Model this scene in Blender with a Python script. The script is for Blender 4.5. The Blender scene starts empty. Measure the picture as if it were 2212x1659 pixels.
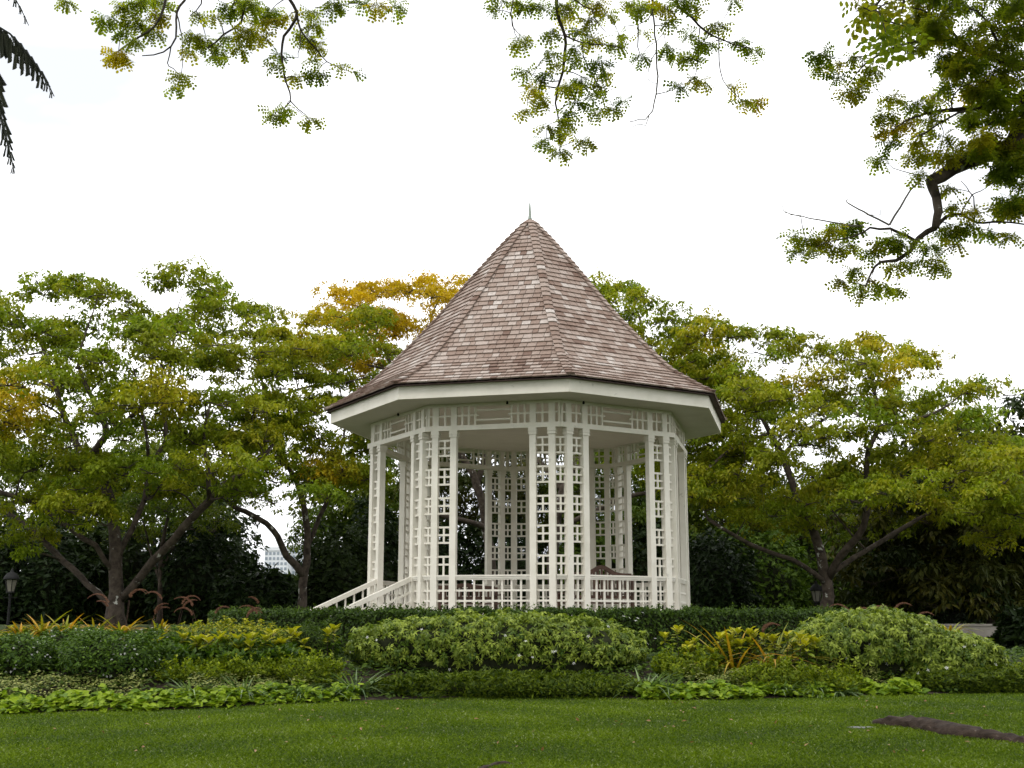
import bpy, math
import numpy as np
from mathutils import Vector

RNG = np.random.default_rng(11)
SC = bpy.context.scene
COL = SC.collection
rad = math.radians

# ------------------------------------------------------------------ camera
CAM_Z = 1.6
PITCH = rad(11.286)
F2 = 2559.3                       # focal length in 2212-px-wide picture units
cam_d = bpy.data.cameras.new("camera")
cam_d.sensor_width = 36.0
cam_d.lens = 36.0 * F2 / 2212.0
cam_d.clip_start = 0.1
cam_d.clip_end = 3000
cam = bpy.data.objects.new("camera", cam_d)
cam.location = (0, 0, CAM_Z)
cam.rotation_euler = (math.pi / 2 + PITCH, 0, 0)
COL.objects.link(cam)
SC.camera = cam

# ------------------------------------------------------------------ sky and sun
SUN_EL, SUN_AZ = rad(58), rad(205)          # azimuth measured clockwise from +Y
world = bpy.data.worlds.new("World")
SC.world = world
world.use_nodes = True
nt = world.node_tree
bg = nt.nodes["Background"]
sky = nt.nodes.new("ShaderNodeTexSky")
sky.sky_type = 'NISHITA'
sky.sun_disc = False
sky.sun_elevation = SUN_EL
sky.sun_rotation = SUN_AZ
sky.air_density = 1.5
sky.dust_density = 4.0
tc = nt.nodes.new("ShaderNodeTexCoord")
mp = nt.nodes.new("ShaderNodeMapping")
mp.inputs["Scale"].default_value = (1.0, 1.0, 2.2)
nz = nt.nodes.new("ShaderNodeTexNoise")
nz.inputs["Scale"].default_value = 2.1
nz.inputs["Detail"].default_value = 5
nz.inputs["Roughness"].default_value = 0.5
rmp = nt.nodes.new("ShaderNodeValToRGB")
rmp.color_ramp.elements[0].position = 0.36
rmp.color_ramp.elements[0].color = (0.38, 0.395, 0.42, 1)
rmp.color_ramp.elements[1].position = 0.60
rmp.color_ramp.elements[1].color = (1, 1, 1, 1)
mul = nt.nodes.new("ShaderNodeVectorMath")
mul.operation = 'SCALE'
mul.inputs["Scale"].default_value = 18.5     # overcast cloud luminance
mix = nt.nodes.new("ShaderNodeMix")
mix.data_type = 'RGBA'
mix.inputs["Factor"].default_value = 0.96
nt.links.new(tc.outputs["Generated"], mp.inputs["Vector"])
nt.links.new(mp.outputs["Vector"], nz.inputs["Vector"])
nt.links.new(nz.outputs["Fac"], rmp.inputs["Fac"])
nt.links.new(rmp.outputs["Color"], mul.inputs[0])
nt.links.new(sky.outputs["Color"], mix.inputs["A"])
nt.links.new(mul.outputs["Vector"], mix.inputs["B"])
nt.links.new(mix.outputs["Result"], bg.inputs["Color"])
bg.inputs["Strength"].default_value = 0.1

sun_d = bpy.data.lights.new("sun", 'SUN')
sun_d.energy = 1.0
sun_d.angle = rad(25)
sun_d.color = (1.0, 0.95, 0.88)
sun = bpy.data.objects.new("sun", sun_d)
sd = Vector((math.sin(SUN_AZ) * math.cos(SUN_EL), math.cos(SUN_AZ) * math.cos(SUN_EL), math.sin(SUN_EL)))
sun.rotation_euler = sd.to_track_quat('Z', 'Y').to_euler()
COL.objects.link(sun)

SC.view_settings.view_transform = 'Standard'
SC.view_settings.look = 'None'
SC.view_settings.gamma = 1
SC.view_settings.exposure = 0.5
SC.render.engine = 'CYCLES'
SC.cycles.use_denoising = True
SC.cycles.max_bounces = 8
SC.cycles.transmission_bounces = 6
SC.cycles.diffuse_bounces = 5

CP, SP = math.cos(PITCH), math.sin(PITCH)


def P(px, row, y):
    """world point seen at (px, row) of the 2212-wide photo, at world depth y"""
    a = (px - 1106.0) / F2
    b = (829.5 - row) / F2
    t = y / (CP - b * SP)
    return np.array([a * t, y, CAM_Z + (SP + b * CP) * t])


# ------------------------------------------------------------------ helpers
def smooth01(t):
    t = np.clip(t, 0, 1)
    return t * t * (3 - 2 * t)


CX, CY = 0.45, 28.41              # centre of the bandstand
PHI = rad(8.63)


_EX = [-16, -12, -7.0, -4.62, -2.15, 0.25, 2.63, 5.85, 8.34, 14, 20]
_EY = [14.0, 14.8, 16.2, 16.76, 18.0, 18.5, 18.0, 18.85, 19.3, 20.2, 21]


def edge_y(x):
    return np.interp(x, _EX, _EY)


def hgt(x, y):
    x = np.asarray(x, float)
    y = np.asarray(y, float)
    lawn = 0.0333 * np.clip(y - 5, 0, 14)
    d = np.hypot(x - CX, y - CY)
    bed = 0.42 * smooth01((y - edge_y(x)) / 2.3) * smooth01((13 - np.abs(x)) / 3)
    z = lawn + np.maximum(0.34 * smooth01((10.6 - d) / 3.2), bed)
    w = smooth01((y - 31) / 9) * smooth01((d - 7.5) / 3)
    z = z * (1 - w) + 1.45 * w
    wl = smooth01((x - 11) / 2.5) * smooth01((44 - y) / 5) * smooth01((y - 21) / 5)
    return z * (1 - wl) - 0.75 * wl


def props(o, label=None, cat=None, group=None, kind=None):
    if label:
        o["label"] = label
    if cat:
        o["category"] = cat
    if group:
        o["group"] = group
    if kind:
        o["kind"] = kind
    return o


def empty(name, loc=(0, 0, 0), label=None, cat=None, group=None):
    o = bpy.data.objects.new(name, None)
    o.location = loc
    o.empty_display_size = 0.2
    COL.objects.link(o)
    return props(o, label, cat, group)


def link(name, me, mat, parent=None):
    o = bpy.data.objects.new(name, me)
    if mat is not None and len(me.materials) == 0:
        me.materials.append(mat)
    COL.objects.link(o)
    if parent is not None:
        o.parent = parent
        # vertices are built in world space: undo the parents' placement
        off = Vector((0, 0, 0))
        p = parent
        while p is not None:
            off += Vector(p.location)
            p = p.parent
        o.location = -off
    return o


def np_mesh(name, V, loops, totals, attrs=None, smooth=False):
    me = bpy.data.meshes.new(name)
    V = np.ascontiguousarray(V, np.float32)
    me.vertices.add(len(V))
    me.vertices.foreach_set("co", V.ravel())
    me.loops.add(len(loops))
    me.loops.foreach_set("vertex_index", np.ascontiguousarray(loops, np.int32))
    starts = np.concatenate([[0], np.cumsum(totals)[:-1]]).astype(np.int32)
    me.polygons.add(len(totals))
    me.polygons.foreach_set("loop_start", starts)
    me.polygons.foreach_set("loop_total", np.ascontiguousarray(totals, np.int32))
    me.update(calc_edges=True)
    me.polygons.foreach_set("use_smooth", np.full(len(totals), bool(smooth)))
    for k, a in (attrs or {}).items():
        at = me.attributes.new(k, 'FLOAT', 'POINT')
        at.data.foreach_set("value", np.ascontiguousarray(a, np.float32))
    return me


class MB:
    """collects boxes, tubes and faces, builds one mesh object"""

    def __init__(self):
        self.V, self.F, self.T = [], [], []
        self.n = 0

    def add(self, V, F, tint=None):
        V = np.asarray(V, float)
        self.V.append(V)
        for f in F:
            self.F.append([i + self.n for i in f])
        self.T.append(np.full(len(V), RNG.random() if tint is None else tint))
        self.n += len(V)
        return self

    def box(self, c, ax, ay, az, sx, sy, sz, tint=None):
        c = np.asarray(c, float)
        ax, ay, az = (np.asarray(v, float) for v in (ax, ay, az))
        V = [c + ax * sx * i / 2 + ay * sy * j / 2 + az * sz * k / 2
             for i in (-1, 1) for j in (-1, 1) for k in (-1, 1)]
        F = [(0, 1, 3, 2), (4, 6, 7, 5), (0, 4, 5, 1), (2, 3, 7, 6), (0, 2, 6, 4), (1, 5, 7, 3)]
        return self.add(V, F, tint)

    def bar(self, a, b, w, h, up=(0, 0, 1)):
        a, b = np.asarray(a, float), np.asarray(b, float)
        d = b - a
        L = np.linalg.norm(d)
        d = d / L
        s = np.cross(d, np.asarray(up, float))
        s /= np.linalg.norm(s)
        u = np.cross(s, d)
        return self.box((a + b) / 2, d, s, u, L, w, h)

    def tube(self, pts, rr, n=7, cap=True, jitter=0.0):
        pts = np.asarray(pts, float)
        rr = np.broadcast_to(np.asarray(rr, float), (len(pts),))
        t = np.gradient(pts, axis=0)
        t /= np.linalg.norm(t, axis=1)[:, None] + 1e-9
        ref = np.array([0, 0, 1.0]) if abs(t[:, 2]).mean() < .8 else np.array([1.0, 0, 0])
        s = np.cross(t, ref)
        s /= np.linalg.norm(s, axis=1)[:, None] + 1e-9
        u = np.cross(s, t)
        a = np.arange(n) * 2 * np.pi / n
        rj = rr[:, None] * (1 + jitter * RNG.normal(size=(len(pts), n)))
        V = pts[:, None] + rj[..., None] * (np.cos(a)[None, :, None] * s[:, None] + np.sin(a)[None, :, None] * u[:, None])
        F = []
        for i in range(len(pts) - 1):
            for j in range(n):
                k = (j + 1) % n
                F.append((i * n + j, i * n + k, (i + 1) * n + k, (i + 1) * n + j))
        if cap:
            F.append(tuple(range(n))[::-1])
            F.append(tuple((len(pts) - 1) * n + j for j in range(n)))
        return self.add(V.reshape(-1, 3), F)

    def lathe(self, c, prof, n=12):
        c = np.asarray(c, float)
        a = np.arange(n) * 2 * np.pi / n
        V = [[c[0] + r * math.cos(t), c[1] + r * math.sin(t), c[2] + z] for r, z in prof for t in a]
        F = []
        for i in range(len(prof) - 1):
            for j in range(n):
                k = (j + 1) % n
                F.append((i * n + j, i * n + k, (i + 1) * n + k, (i + 1) * n + j))
        F.append(tuple(range(n))[::-1])
        F.append(tuple((len(prof) - 1) * n + j for j in range(n)))
        return self.add(V, F)

    def mesh(self, name, smooth=False):
        V = np.concatenate(self.V)
        loops = np.array([i for f in self.F for i in f])
        tot = np.array([len(f) for f in self.F])
        return np_mesh(name, V, loops, tot, {"tint": np.concatenate(self.T)}, smooth)

    def build(self, name, mat, parent=None, smooth=False):
        return link(name, self.mesh(name, smooth), mat, parent)


# ---- leaf templates: (along, side, normal)
def T_leaf():
    return np.array([(0, 0, 0), (.42, .5, .05), (1, 0, -.14), (.42, -.5, .05)]), [(0, 1, 2, 3)]


def T_oval():
    return (np.array([(0, 0, 0), (.25, .40, .06), (.65, .44, .03), (1, 0, -.14), (.65, -.44, .03), (.25, -.40, .06), (.5, 0, -.03)]),
            [(0, 6, 2, 1), (6, 3, 2), (0, 5, 4, 6), (6, 4, 3)])


def T_heart():
    return (np.array([(.1, 0, -.02), (-.08, .32, .02), (.2, .52, .05), (.6, .34, 0), (1, 0, -.18), (.6, -.34, 0), (.2, -.52, .05), (-.08, -.32, .02)]),
            [(0, 4, 3, 2, 1), (0, 7, 6, 5, 4)])


def T_strap(droop=1.0, n=5):
    V, F = [], []
    for i in range(n):
        u = i / (n - 1)
        w = .5 * (1 - u ** 2.2) + .02
        x = u * (1 - .25 * droop * u)
        z = -.55 * droop * u * u
        V += [(x, w, z), (x, -w, z)]
    for i in range(n - 1):
        F.append((2 * i, 2 * i + 1, 2 * i + 3, 2 * i + 2))
    return np.array(V), F


def T_pinnate(pairs=4, ll=.27, lw=.17):
    V, F = [], []
    for i in range(pairs):
        u = .14 + .80 * i / (pairs - 1)
        z0 = -.16 * u * u
        l = ll * (.7 + .4 * u)
        w = lw * (.7 + .4 * u)
        for sgn in (-1, 1):
            b = len(V)
            dx, dy = .42, sgn * .91
            nx, ny = -dy, dx
            for (q, r, zz) in ((.12, 0, 0), (.38, .46, 0), (.78, .42, -.02), (1, 0, -.05), (.78, -.42, -.02), (.38, -.46, 0)):
                V.append((u + l * q * dx + w * r * nx * sgn, l * q * dy + w * r * ny * sgn, z0 + zz - .04 * q))
            F.append((b, b + 1, b + 2, b + 3))
            F.append((b, b + 3, b + 4, b + 5))
    b = len(V)
    V += [(0, .022, 0), (0, -.022, 0), (1, 0, -.17)]
    F.append((b, b + 1, b + 2))
    return np.array(V), F


def T_star(n=5):
    V, F = [], []
    for i in range(n):
        a = i * 2 * math.pi / n
        b = len(V)
        for r, o in ((.05, 0), (.5, .32), (1, 0), (.5, -.32)):
            V.append((r * math.cos(a + o * .9), r * math.sin(a + o * .9), .06 * r))
        F.append((b, b + 1, b + 2, b + 3))
    return np.array(V), F


def T_whorl(n=6):
    V, F = [], []
    for i in range(n):
        a = i * 2 * math.pi / n + .35 * math.sin(i * 2.3)
        b = len(V)
        R = 1 - .22 * (i % 2)
        for r, s_, z_ in ((.04, 0, .10), (.50 * R, .17, .10), (R, 0, -.22 - .12 * (i % 3)), (.50 * R, -.17, .10)):
            V.append((r * math.cos(a) - s_ * math.sin(a), r * math.sin(a) + s_ * math.cos(a), z_))
        F.append((b, b + 1, b + 2, b + 3))
    return np.array(V), F


def unit(v):
    return v / (np.linalg.norm(v, axis=-1, keepdims=True) + 1e-9)


def scatter_arrays(tm, pos, d, nrm, L, W):
    tv, tf = tm
    N = len(pos)
    d = unit(d)
    s = unit(np.cross(nrm, d))
    n = np.cross(d, s)
    L = np.broadcast_to(np.asarray(L, float), (N,))
    W = np.broadcast_to(np.asarray(W, float), (N,))
    V = (pos[:, None] + (L[:, None] * tv[None, :, 0])[..., None] * d[:, None]
         + (W[:, None] * tv[None, :, 1])[..., None] * s[:, None]
         + (L[:, None] * tv[None, :, 2])[..., None] * n[:, None])
    k = len(tv)
    fl = np.concatenate([np.array(f) for f in tf])
    ft = np.array([len(f) for f in tf])
    loops = (fl[None] + (np.arange(N) * k)[:, None]).ravel()
    tot = np.tile(ft, N)
    return V.reshape(-1, 3), loops, tot, k


def scatter(name, tm, pos, d, nrm, L, W, mat, parent=None, tint=None, yel=None):
    V, loops, tot, k = scatter_arrays(tm, pos, d, nrm, L, W)
    N = len(pos)
    tint = RNG.random(N) if tint is None else tint
    yel = np.zeros(N) if yel is None else yel
    me = np_mesh(name, V, loops, tot, {"tint": np.repeat(tint, k), "yel": np.repeat(yel, k)})
    return link(name, me, mat, parent)


def spline(pts, rr, step=0.35):
    pts = np.asarray(pts, float)
    rr = np.asarray(rr, float)
    if len(pts) < 3:
        n = max(2, int(np.linalg.norm(pts[-1] - pts[0]) / step))
        t = np.linspace(0, 1, n)[:, None]
        return pts[0] * (1 - t) + pts[-1] * t, np.linspace(rr[0], rr[-1], n)
    Q = np.vstack([2 * pts[0] - pts[1], pts, 2 * pts[-1] - pts[-2]])
    out, ro = [], []
    for i in range(1, len(Q) - 2):
        n = max(2, int(np.linalg.norm(Q[i + 1] - Q[i]) / step))
        for t in np.arange(n) / n:
            p0, p1, p2, p3 = Q[i - 1], Q[i], Q[i + 1], Q[i + 2]
            out.append(.5 * (2 * p1 + (p2 - p0) * t + (2 * p0 - 5 * p1 + 4 * p2 - p3) * t * t + (3 * p1 - p0 - 3 * p2 + p3) * t ** 3))
            ro.append(rr[i - 1] * (1 - t) + rr[i] * t)
    out.append(pts[-1])
    ro.append(rr[-1])
    return np.array(out), np.array(ro)


# ------------------------------------------------------------------ materials
def new_mat(name):
    m = bpy.data.materials.new(name)
    m.use_nodes = True
    n = m.node_tree.nodes
    return m, n, m.node_tree.links, n["Principled BSDF"]


def N(nodes, t, **kw):
    x = nodes.new(t)
    for k, v in kw.items():
        if k in x.inputs:
            x.inputs[k].default_value = v
        else:
            setattr(x, k, v)
    return x


def mixc(n, l, fac, a, b):
    m = n.new("ShaderNodeMix")
    m.data_type = 'RGBA'
    for sock, v in (("Factor", fac), ("A", a), ("B", b)):
        if isinstance(v, (int, float)):
            m.inputs[sock].default_value = v
        elif isinstance(v, tuple):
            m.inputs[sock].default_value = (*v, 1)
        else:
            l.new(v, m.inputs[sock])
    return m.outputs["Result"]


def leaf_mat(name, dark, light, yellow=(.35, .26, .02), trans=.35, rough=.45, spec=.35, tgain=1.3):
    m, n, l, b = new_mat(name)
    at = N(n, "ShaderNodeAttribute", attribute_name="tint")
    ay = N(n, "ShaderNodeAttribute", attribute_name="yel")
    c = mixc(n, l, at.outputs["Fac"], dark, light)
    c = mixc(n, l, ay.outputs["Fac"], c, yellow)
    l.new(c, b.inputs["Base Color"])
    b.inputs["Roughness"].default_value = rough
    b.inputs["Specular IOR Level"].default_value = spec
    tr = N(n, "ShaderNodeBsdfTranslucent")
    g = N(n, "ShaderNodeVectorMath", operation='MULTIPLY')
    g.inputs[1].default_value = (tgain * 1.05, tgain * 1.1, tgain * .55)
    l.new(c, g.inputs[0])
    l.new(g.outputs["Vector"], tr.inputs["Color"])
    ms = N(n, "ShaderNodeMixShader")
    ms.inputs["Fac"].default_value = trans
    l.new(b.outputs["BSDF"], ms.inputs[1])
    l.new(tr.outputs["BSDF"], ms.inputs[2])
    l.new(ms.outputs["Shader"], n["Material Output"].inputs["Surface"])
    return m


def noise_mat(name, c1, c2, scale=6, rough=.7, bump=.0, bscale=None, detail=6, spec=.3, lo=.35, hi=.65, c3=None, s3=3, t3=.6):
    m, n, l, b = new_mat(name)
    tcn = N(n, "ShaderNodeTexCoord")
    z = N(n, "ShaderNodeTexNoise", Scale=scale, Detail=detail, Roughness=.6)
    l.new(tcn.outputs["Object"], z.inputs["Vector"])
    r = N(n, "ShaderNodeValToRGB")
    r.color_ramp.elements[0].position = lo
    r.color_ramp.elements[1].position = hi
    r.color_ramp.elements[0].color = (*c1, 1)
    r.color_ramp.elements[1].color = (*c2, 1)
    l.new(z.outputs["Fac"], r.inputs["Fac"])
    out = r.outputs["Color"]
    if c3 is not None:
        z3 = N(n, "ShaderNodeTexNoise", Scale=s3, Detail=4, Roughness=.6)
        l.new(tcn.outputs["Object"], z3.inputs["Vector"])
        r3 = N(n, "ShaderNodeValToRGB")
        r3.color_ramp.elements[0].position = t3
        r3.color_ramp.elements[1].position = t3 + .06
        l.new(z3.outputs["Fac"], r3.inputs["Fac"])
        out = mixc(n, l, r3.outputs["Color"], out, c3)
    l.new(out, b.inputs["Base Color"])
    b.inputs["Roughness"].default_value = rough
    b.inputs["Specular IOR Level"].default_value = spec
    if bump:
        zb = N(n, "ShaderNodeTexNoise", Scale=bscale or scale * 4, Detail=5, Roughness=.6)
        l.new(tcn.outputs["Object"], zb.inputs["Vector"])
        bp = N(n, "ShaderNodeBump", Strength=bump, Distance=.02)
        l.new(zb.outputs["Fac"], bp.inputs["Height"])
        l.new(bp.outputs["Normal"], b.inputs["Normal"])
    return m


M = {}
M['white'] = noise_mat("white_paint", (.60, .575, .49), (.69, .66, .58), scale=2.2, rough=.55, bump=.05, bscale=60, lo=.3, hi=.6, c3=(.50, .48, .41), s3=7, t3=.66)
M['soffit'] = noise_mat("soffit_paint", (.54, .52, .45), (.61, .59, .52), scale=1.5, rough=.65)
M['ceiling'] = noise_mat("ceiling_boards", (.68, .63, .56), (.74, .69, .62), scale=2, rough=.6)
M['floor'] = noise_mat("floor_tile", (.34, .29, .25), (.44, .38, .33), scale=3, rough=.5)
M['deck'] = noise_mat("roof_underlay", (.05, .035, .03), (.09, .06, .05), scale=4, rough=.9)
M['metal'] = noise_mat("aged_copper", (.16, .20, .17), (.25, .28, .24), scale=8, rough=.5)
M['bench'] = noise_mat("bench_wood", (.06, .033, .022), (.11, .06, .04), scale=9, rough=.5)
M['bark'] = noise_mat("bark", (.024, .017, .012), (.082, .063, .048), scale=5, rough=.9, bump=.6, bscale=22, c3=(.42, .42, .38), s3=3.2, t3=.63)
M['twig'] = noise_mat("twig", (.028, .021, .015), (.070, .055, .040), scale=5, rough=.9)
M['dead_twig'] = noise_mat("dead_twig", (.12, .11, .10), (.2, .18, .16), scale=5, rough=.9)
M['core'] = noise_mat("shaded_twig_core", (.012, .016, .007), (.03, .034, .016), scale=12, rough=.95, spec=.1)  # near-black: interior shade put into the twig colour
M['soil'] = noise_mat("soil", (.02, .014, .009), (.05, .036, .024), scale=7, rough=.95, bump=.5)
M['iron'] = noise_mat("black_iron", (.006, .006, .006), (.012, .012, .012), scale=8, rough=.7, spec=.15)
M['concrete'] = noise_mat("pale_concrete", (.25, .22, .19), (.33, .30, .27), scale=2, rough=.8)
M['tower'] = noise_mat("tower_wall", (.55, .57, .60), (.62, .64, .67), scale=.2, rough=.7)
M['tower_glass'] = noise_mat("tower_glass", (.18, .21, .25), (.26, .30, .34), scale=.3, rough=.3)
M['root_stone'] = noise_mat("dull_stone", (.14, .14, .13), (.22, .22, .21), scale=9, rough=.9)
M['root'] = noise_mat("root_bark", (.022, .014, .009), (.060, .040, .029), scale=9, rough=.95, bump=.7, c3=(.15, .12, .10), s3=9, t3=.64)

# shingles: tint per piece + grain
m, n, l, b = new_mat("cedar_shingle")
at = N(n, "ShaderNodeAttribute", attribute_name="tint")
r = N(n, "ShaderNodeValToRGB")
els = r.color_ramp.elements
els[0].position, els[0].color = 0, (.125, .076, .056, 1)
els[1].position, els[1].color = 1, (.40, .36, .33, 1)
for p_, c_ in ((.25, (.185, .128, .100)), (.55, (.250, .192, .160)), (.8, (.320, .268, .235))):
    e = els.new(p_)
    e.color = (*c_, 1)
l.new(at.outputs["Fac"], r.inputs["Fac"])
tcn = N(n, "ShaderNodeTexCoord")
z = N(n, "ShaderNodeTexNoise", Scale=14, Detail=6, Roughness=.65)
l.new(tcn.outputs["Object"], z.inputs["Vector"])
c = mixc(n, l, .45, r.outputs["Color"], (.5, .5, .5))
mm = n.new("ShaderNodeMix")
mm.data_type = 'RGBA'
mm.blend_type = 'OVERLAY'
mm.inputs["Factor"].default_value = .55
l.new(r.outputs["Color"], mm.inputs["A"])
l.new(z.outputs["Fac"], mm.inputs["B"])
l.new(mm.outputs["Result"], b.inputs["Base Color"])
b.inputs["Roughness"].default_value = .75
b.inputs["Specular IOR Level"].default_value = .3
M['shingle'] = m

# lawn ground
m, n, l, b = new_mat("lawn_turf")
tcn = N(n, "ShaderNodeTexCoord")
z1 = N(n, "ShaderNodeTexNoise", Scale=.55, Detail=4, Roughness=.6)
z2 = N(n, "ShaderNodeTexNoise", Scale=38, Detail=4, Roughness=.7)
l.new(tcn.outputs["Object"], z1.inputs["Vector"])
l.new(tcn.outputs["Object"], z2.inputs["Vector"])
c = mixc(n, l, z1.outputs["Fac"], (.028, .050, .003), (.055, .085, .006))
c = mixc(n, l, z2.outputs["Fac"], c, (.034, .052, .006))
l.new(c, b.inputs["Base Color"])
b.inputs["Roughness"].default_value = .8
b.inputs["Specular IOR Level"].default_value = .2
bp = N(n, "ShaderNodeBump", Strength=.6, Distance=.02)
l.new(z2.outputs["Fac"], bp.inputs["Height"])
l.new(bp.outputs["Normal"], b.inputs["Normal"])
M['lawn'] = m

M['rain'] = leaf_mat("rain_tree_leaf", (.028, .068, .004), (.215, .285, .014), (.52, .35, .012), trans=.40, tgain=1.45, rough=.55, spec=.15)
M['rain_y'] = leaf_mat("yellow_rain_tree_leaf", (.34, .22, .006), (.56, .36, .010), (.14, .20, .012), trans=.42, rough=.55, spec=.15)
M['near'] = leaf_mat("overhead_leaf", (.060, .092, .006), (.19, .225, .014), (.46, .30, .012), trans=.58, rough=.5, spec=.15, tgain=2.1)
M['dark'] = leaf_mat("shade_dark_leaf", (.008, .018, .005), (.026, .046, .009), trans=.15, rough=.5, spec=.14)  # canopy shade is mixed into this near-black leaf colour
M['mid'] = leaf_mat("mid_green_leaf", (.030, .062, .007), (.085, .135, .010), trans=.35, rough=.55, spec=.14)
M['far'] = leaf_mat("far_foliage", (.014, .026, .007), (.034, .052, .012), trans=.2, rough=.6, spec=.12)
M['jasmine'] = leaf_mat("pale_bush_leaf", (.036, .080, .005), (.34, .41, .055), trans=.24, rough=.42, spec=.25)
M['hedge'] = leaf_mat("hedge_leaf", (.010, .026, .003), (.058, .105, .009), trans=.2, rough=.5, spec=.18)
M['lowhedge'] = leaf_mat("low_hedge_leaf", (.012, .032, .003), (.085, .14, .010), trans=.25, rough=.5, spec=.18)
M['fronthedge'] = leaf_mat("front_hedge_leaf", (.012, .034, .003), (.15, .20, .010), trans=.25, rough=.5, spec=.15)
M['flowering'] = leaf_mat("flowering_shrub_leaf", (.014, .040, .004), (.110, .19, .014), trans=.26, rough=.5, spec=.18)
M['duranta'] = leaf_mat("lime_shrub_leaf", (.050, .095, .003), (.28, .33, .012), (.40, .34, .015), trans=.3, rough=.5, spec=.18)
M['broad'] = leaf_mat("broad_leaf", (.016, .048, .005), (.12, .20, .014), (.46, .42, .016), trans=.28, rough=.45, spec=.22)
M['ipomoea'] = leaf_mat("lime_vine_leaf", (.075, .15, .006), (.30, .40, .022), trans=.28, rough=.5, spec=.2)
M['speckle'] = leaf_mat("speckled_cover_leaf", (.10, .14, .025), (.36, .37, .12), trans=.2, rough=.5, spec=.2)
M['strap'] = leaf_mat("strap_leaf", (.040, .085, .018), (.22, .30, .12), trans=.25, rough=.45, spec=.25)
M['orange'] = leaf_mat("orange_strap_leaf", (.09, .14, .010), (.30, .29, .018), (.44, .22, .018), trans=.3, rough=.5, spec=.2)
M['plume'] = leaf_mat("plume_bristle", (.12, .055, .042), (.30, .17, .13), trans=.35, rough=.8, spec=.1)
M['purple'] = leaf_mat("purple_blade", (.05, .028, .022), (.13, .08, .055), trans=.2, rough=.6, spec=.15)
M['grass'] = leaf_mat("grass_blade", (.046, .092, .003), (.195, .275, .013), (.34, .38, .20), trans=.3, rough=.4, spec=.16)  # third colour paints pale sky sheen on some blades
M['petal'] = leaf_mat("white_petal", (.72, .72, .68), (.82, .82, .8), trans=.2)
M['fern'] = leaf_mat("fern_pinna", (.014, .018, .012), (.035, .040, .022), trans=.12, rough=.6)
M['deadleaf'] = leaf_mat("fallen_leaf", (.20, .08, .03), (.38, .24, .12), trans=.1)

# ------------------------------------------------------------------ ground
def grid_sheet(name, xs, ys, mat, dz=0.0, zf=hgt):
    X, Y = np.meshgrid(xs, ys)
    Z = zf(X, Y) + dz
    V = np.stack([X, Y, Z], -1).reshape(-1, 3)
    nx, ny = len(xs), len(ys)
    i, j = np.meshgrid(np.arange(nx - 1), np.arange(ny - 1))
    a = (j * nx + i).ravel()
    F = np.stack([a, a + 1, a + nx + 1, a + nx], 1)
    me = np_mesh(name, V, F.ravel(), np.full(len(F), 4), smooth=True)
    return link(name, me, mat)


xs = np.concatenate([[-2500, -800, -300, -120, -70], np.arange(-45, 45.1, .5), [70, 120, 300, 800, 2500]])
ys = np.concatenate([[-600, -150, -60, -30, -15], np.arange(-8, 60.1, .5), [75, 100, 150, 300, 800, 2500]])
props(grid_sheet("ground", xs, ys, M['lawn']), "green lawn rising gently towards the planted mound", "lawn", kind="structure")

# soil of the planting bed: follows the curved lawn edge
xs = np.linspace(-15, 12.5, 90)
tt = np.linspace(0, 1, 14)
V = []
for t in tt:
    y0 = edge_y(xs) + .05
    y1 = np.full_like(xs, 25.5)
    y = y0 * (1 - t) + y1 * t
    V.append(np.stack([xs, y, hgt(xs, y) + .012], -1))
V = np.array(V).reshape(-1, 3)
nx = len(xs)
i, j = np.meshgrid(np.arange(nx - 1), np.arange(len(tt) - 1))
a = (j * nx + i).ravel()
Fq = np.stack([a, a + 1, a + nx + 1, a + nx], 1)
props(link("flower_bed", np_mesh("flower_bed", V, Fq.ravel(), np.full(len(Fq), 4), smooth=True), M['soil']),
      "dark soil of the curved planting bed around the bandstand", "bed", kind="structure")

# ------------------------------------------------------------------ bandstand
ZF, ZBB, ZBT, ZS = 1.55, 5.593, 5.70, 6.18       # floor, beam bottom, beam top, soffit
stand = empty("bandstand", (CX, CY, float(hgt(CX, CY))),
              "white octagonal lattice bandstand with steep brown shingle roof", "bandstand")
ZU = np.array([0, 0, 1.0])


def opt(r, i, z):
    th = PHI + i * math.pi / 4
    return np.array([CX + r * math.sin(th), CY - r * math.cos(th), z])


def face(k):
    """face between corners k and k+1: outward normal, tangent"""
    th = PHI + (k + .5) * math.pi / 4
    return np.array([math.sin(th), -math.cos(th), 0]), np.array([math.cos(th), math.sin(th), 0])


def fp(k, ap, t, z):
    n, d = face(k)
    return np.array([CX, CY, 0]) + n * ap + d * t + ZU * z


def oct_prism(r0, r1, z0, z1, inner=None):
    """octagonal ring or slab"""
    mb = MB()
    V = [opt(r1 if inner else r0, i, z0) for i in range(8)] + [opt(r1, i, z1) for i in range(8)] if inner else \
        [opt(r0, i, z0) for i in range(8)] + [opt(r1, i, z1) for i in range(8)]
    F = [(i, (i + 1) % 8, 8 + (i + 1) % 8, 8 + i) for i in range(8)]
    if inner:
        V += [opt(inner, i, z0) for i in range(8)] + [opt(inner, i, z1) for i in range(8)]
        F += [(16 + (i + 1) % 8, 16 + i, 24 + i, 24 + (i + 1) % 8) for i in range(8)]
        F += [((i + 1) % 8, i, 16 + i, 16 + (i + 1) % 8) for i in range(8)]
        F += [(8 + i, 8 + (i + 1) % 8, 24 + (i + 1) % 8, 24 + i) for i in range(8)]
    else:
        F += [tuple(range(8))[::-1], tuple(range(8, 16))]
    mb.add(V, F)
    return mb


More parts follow.
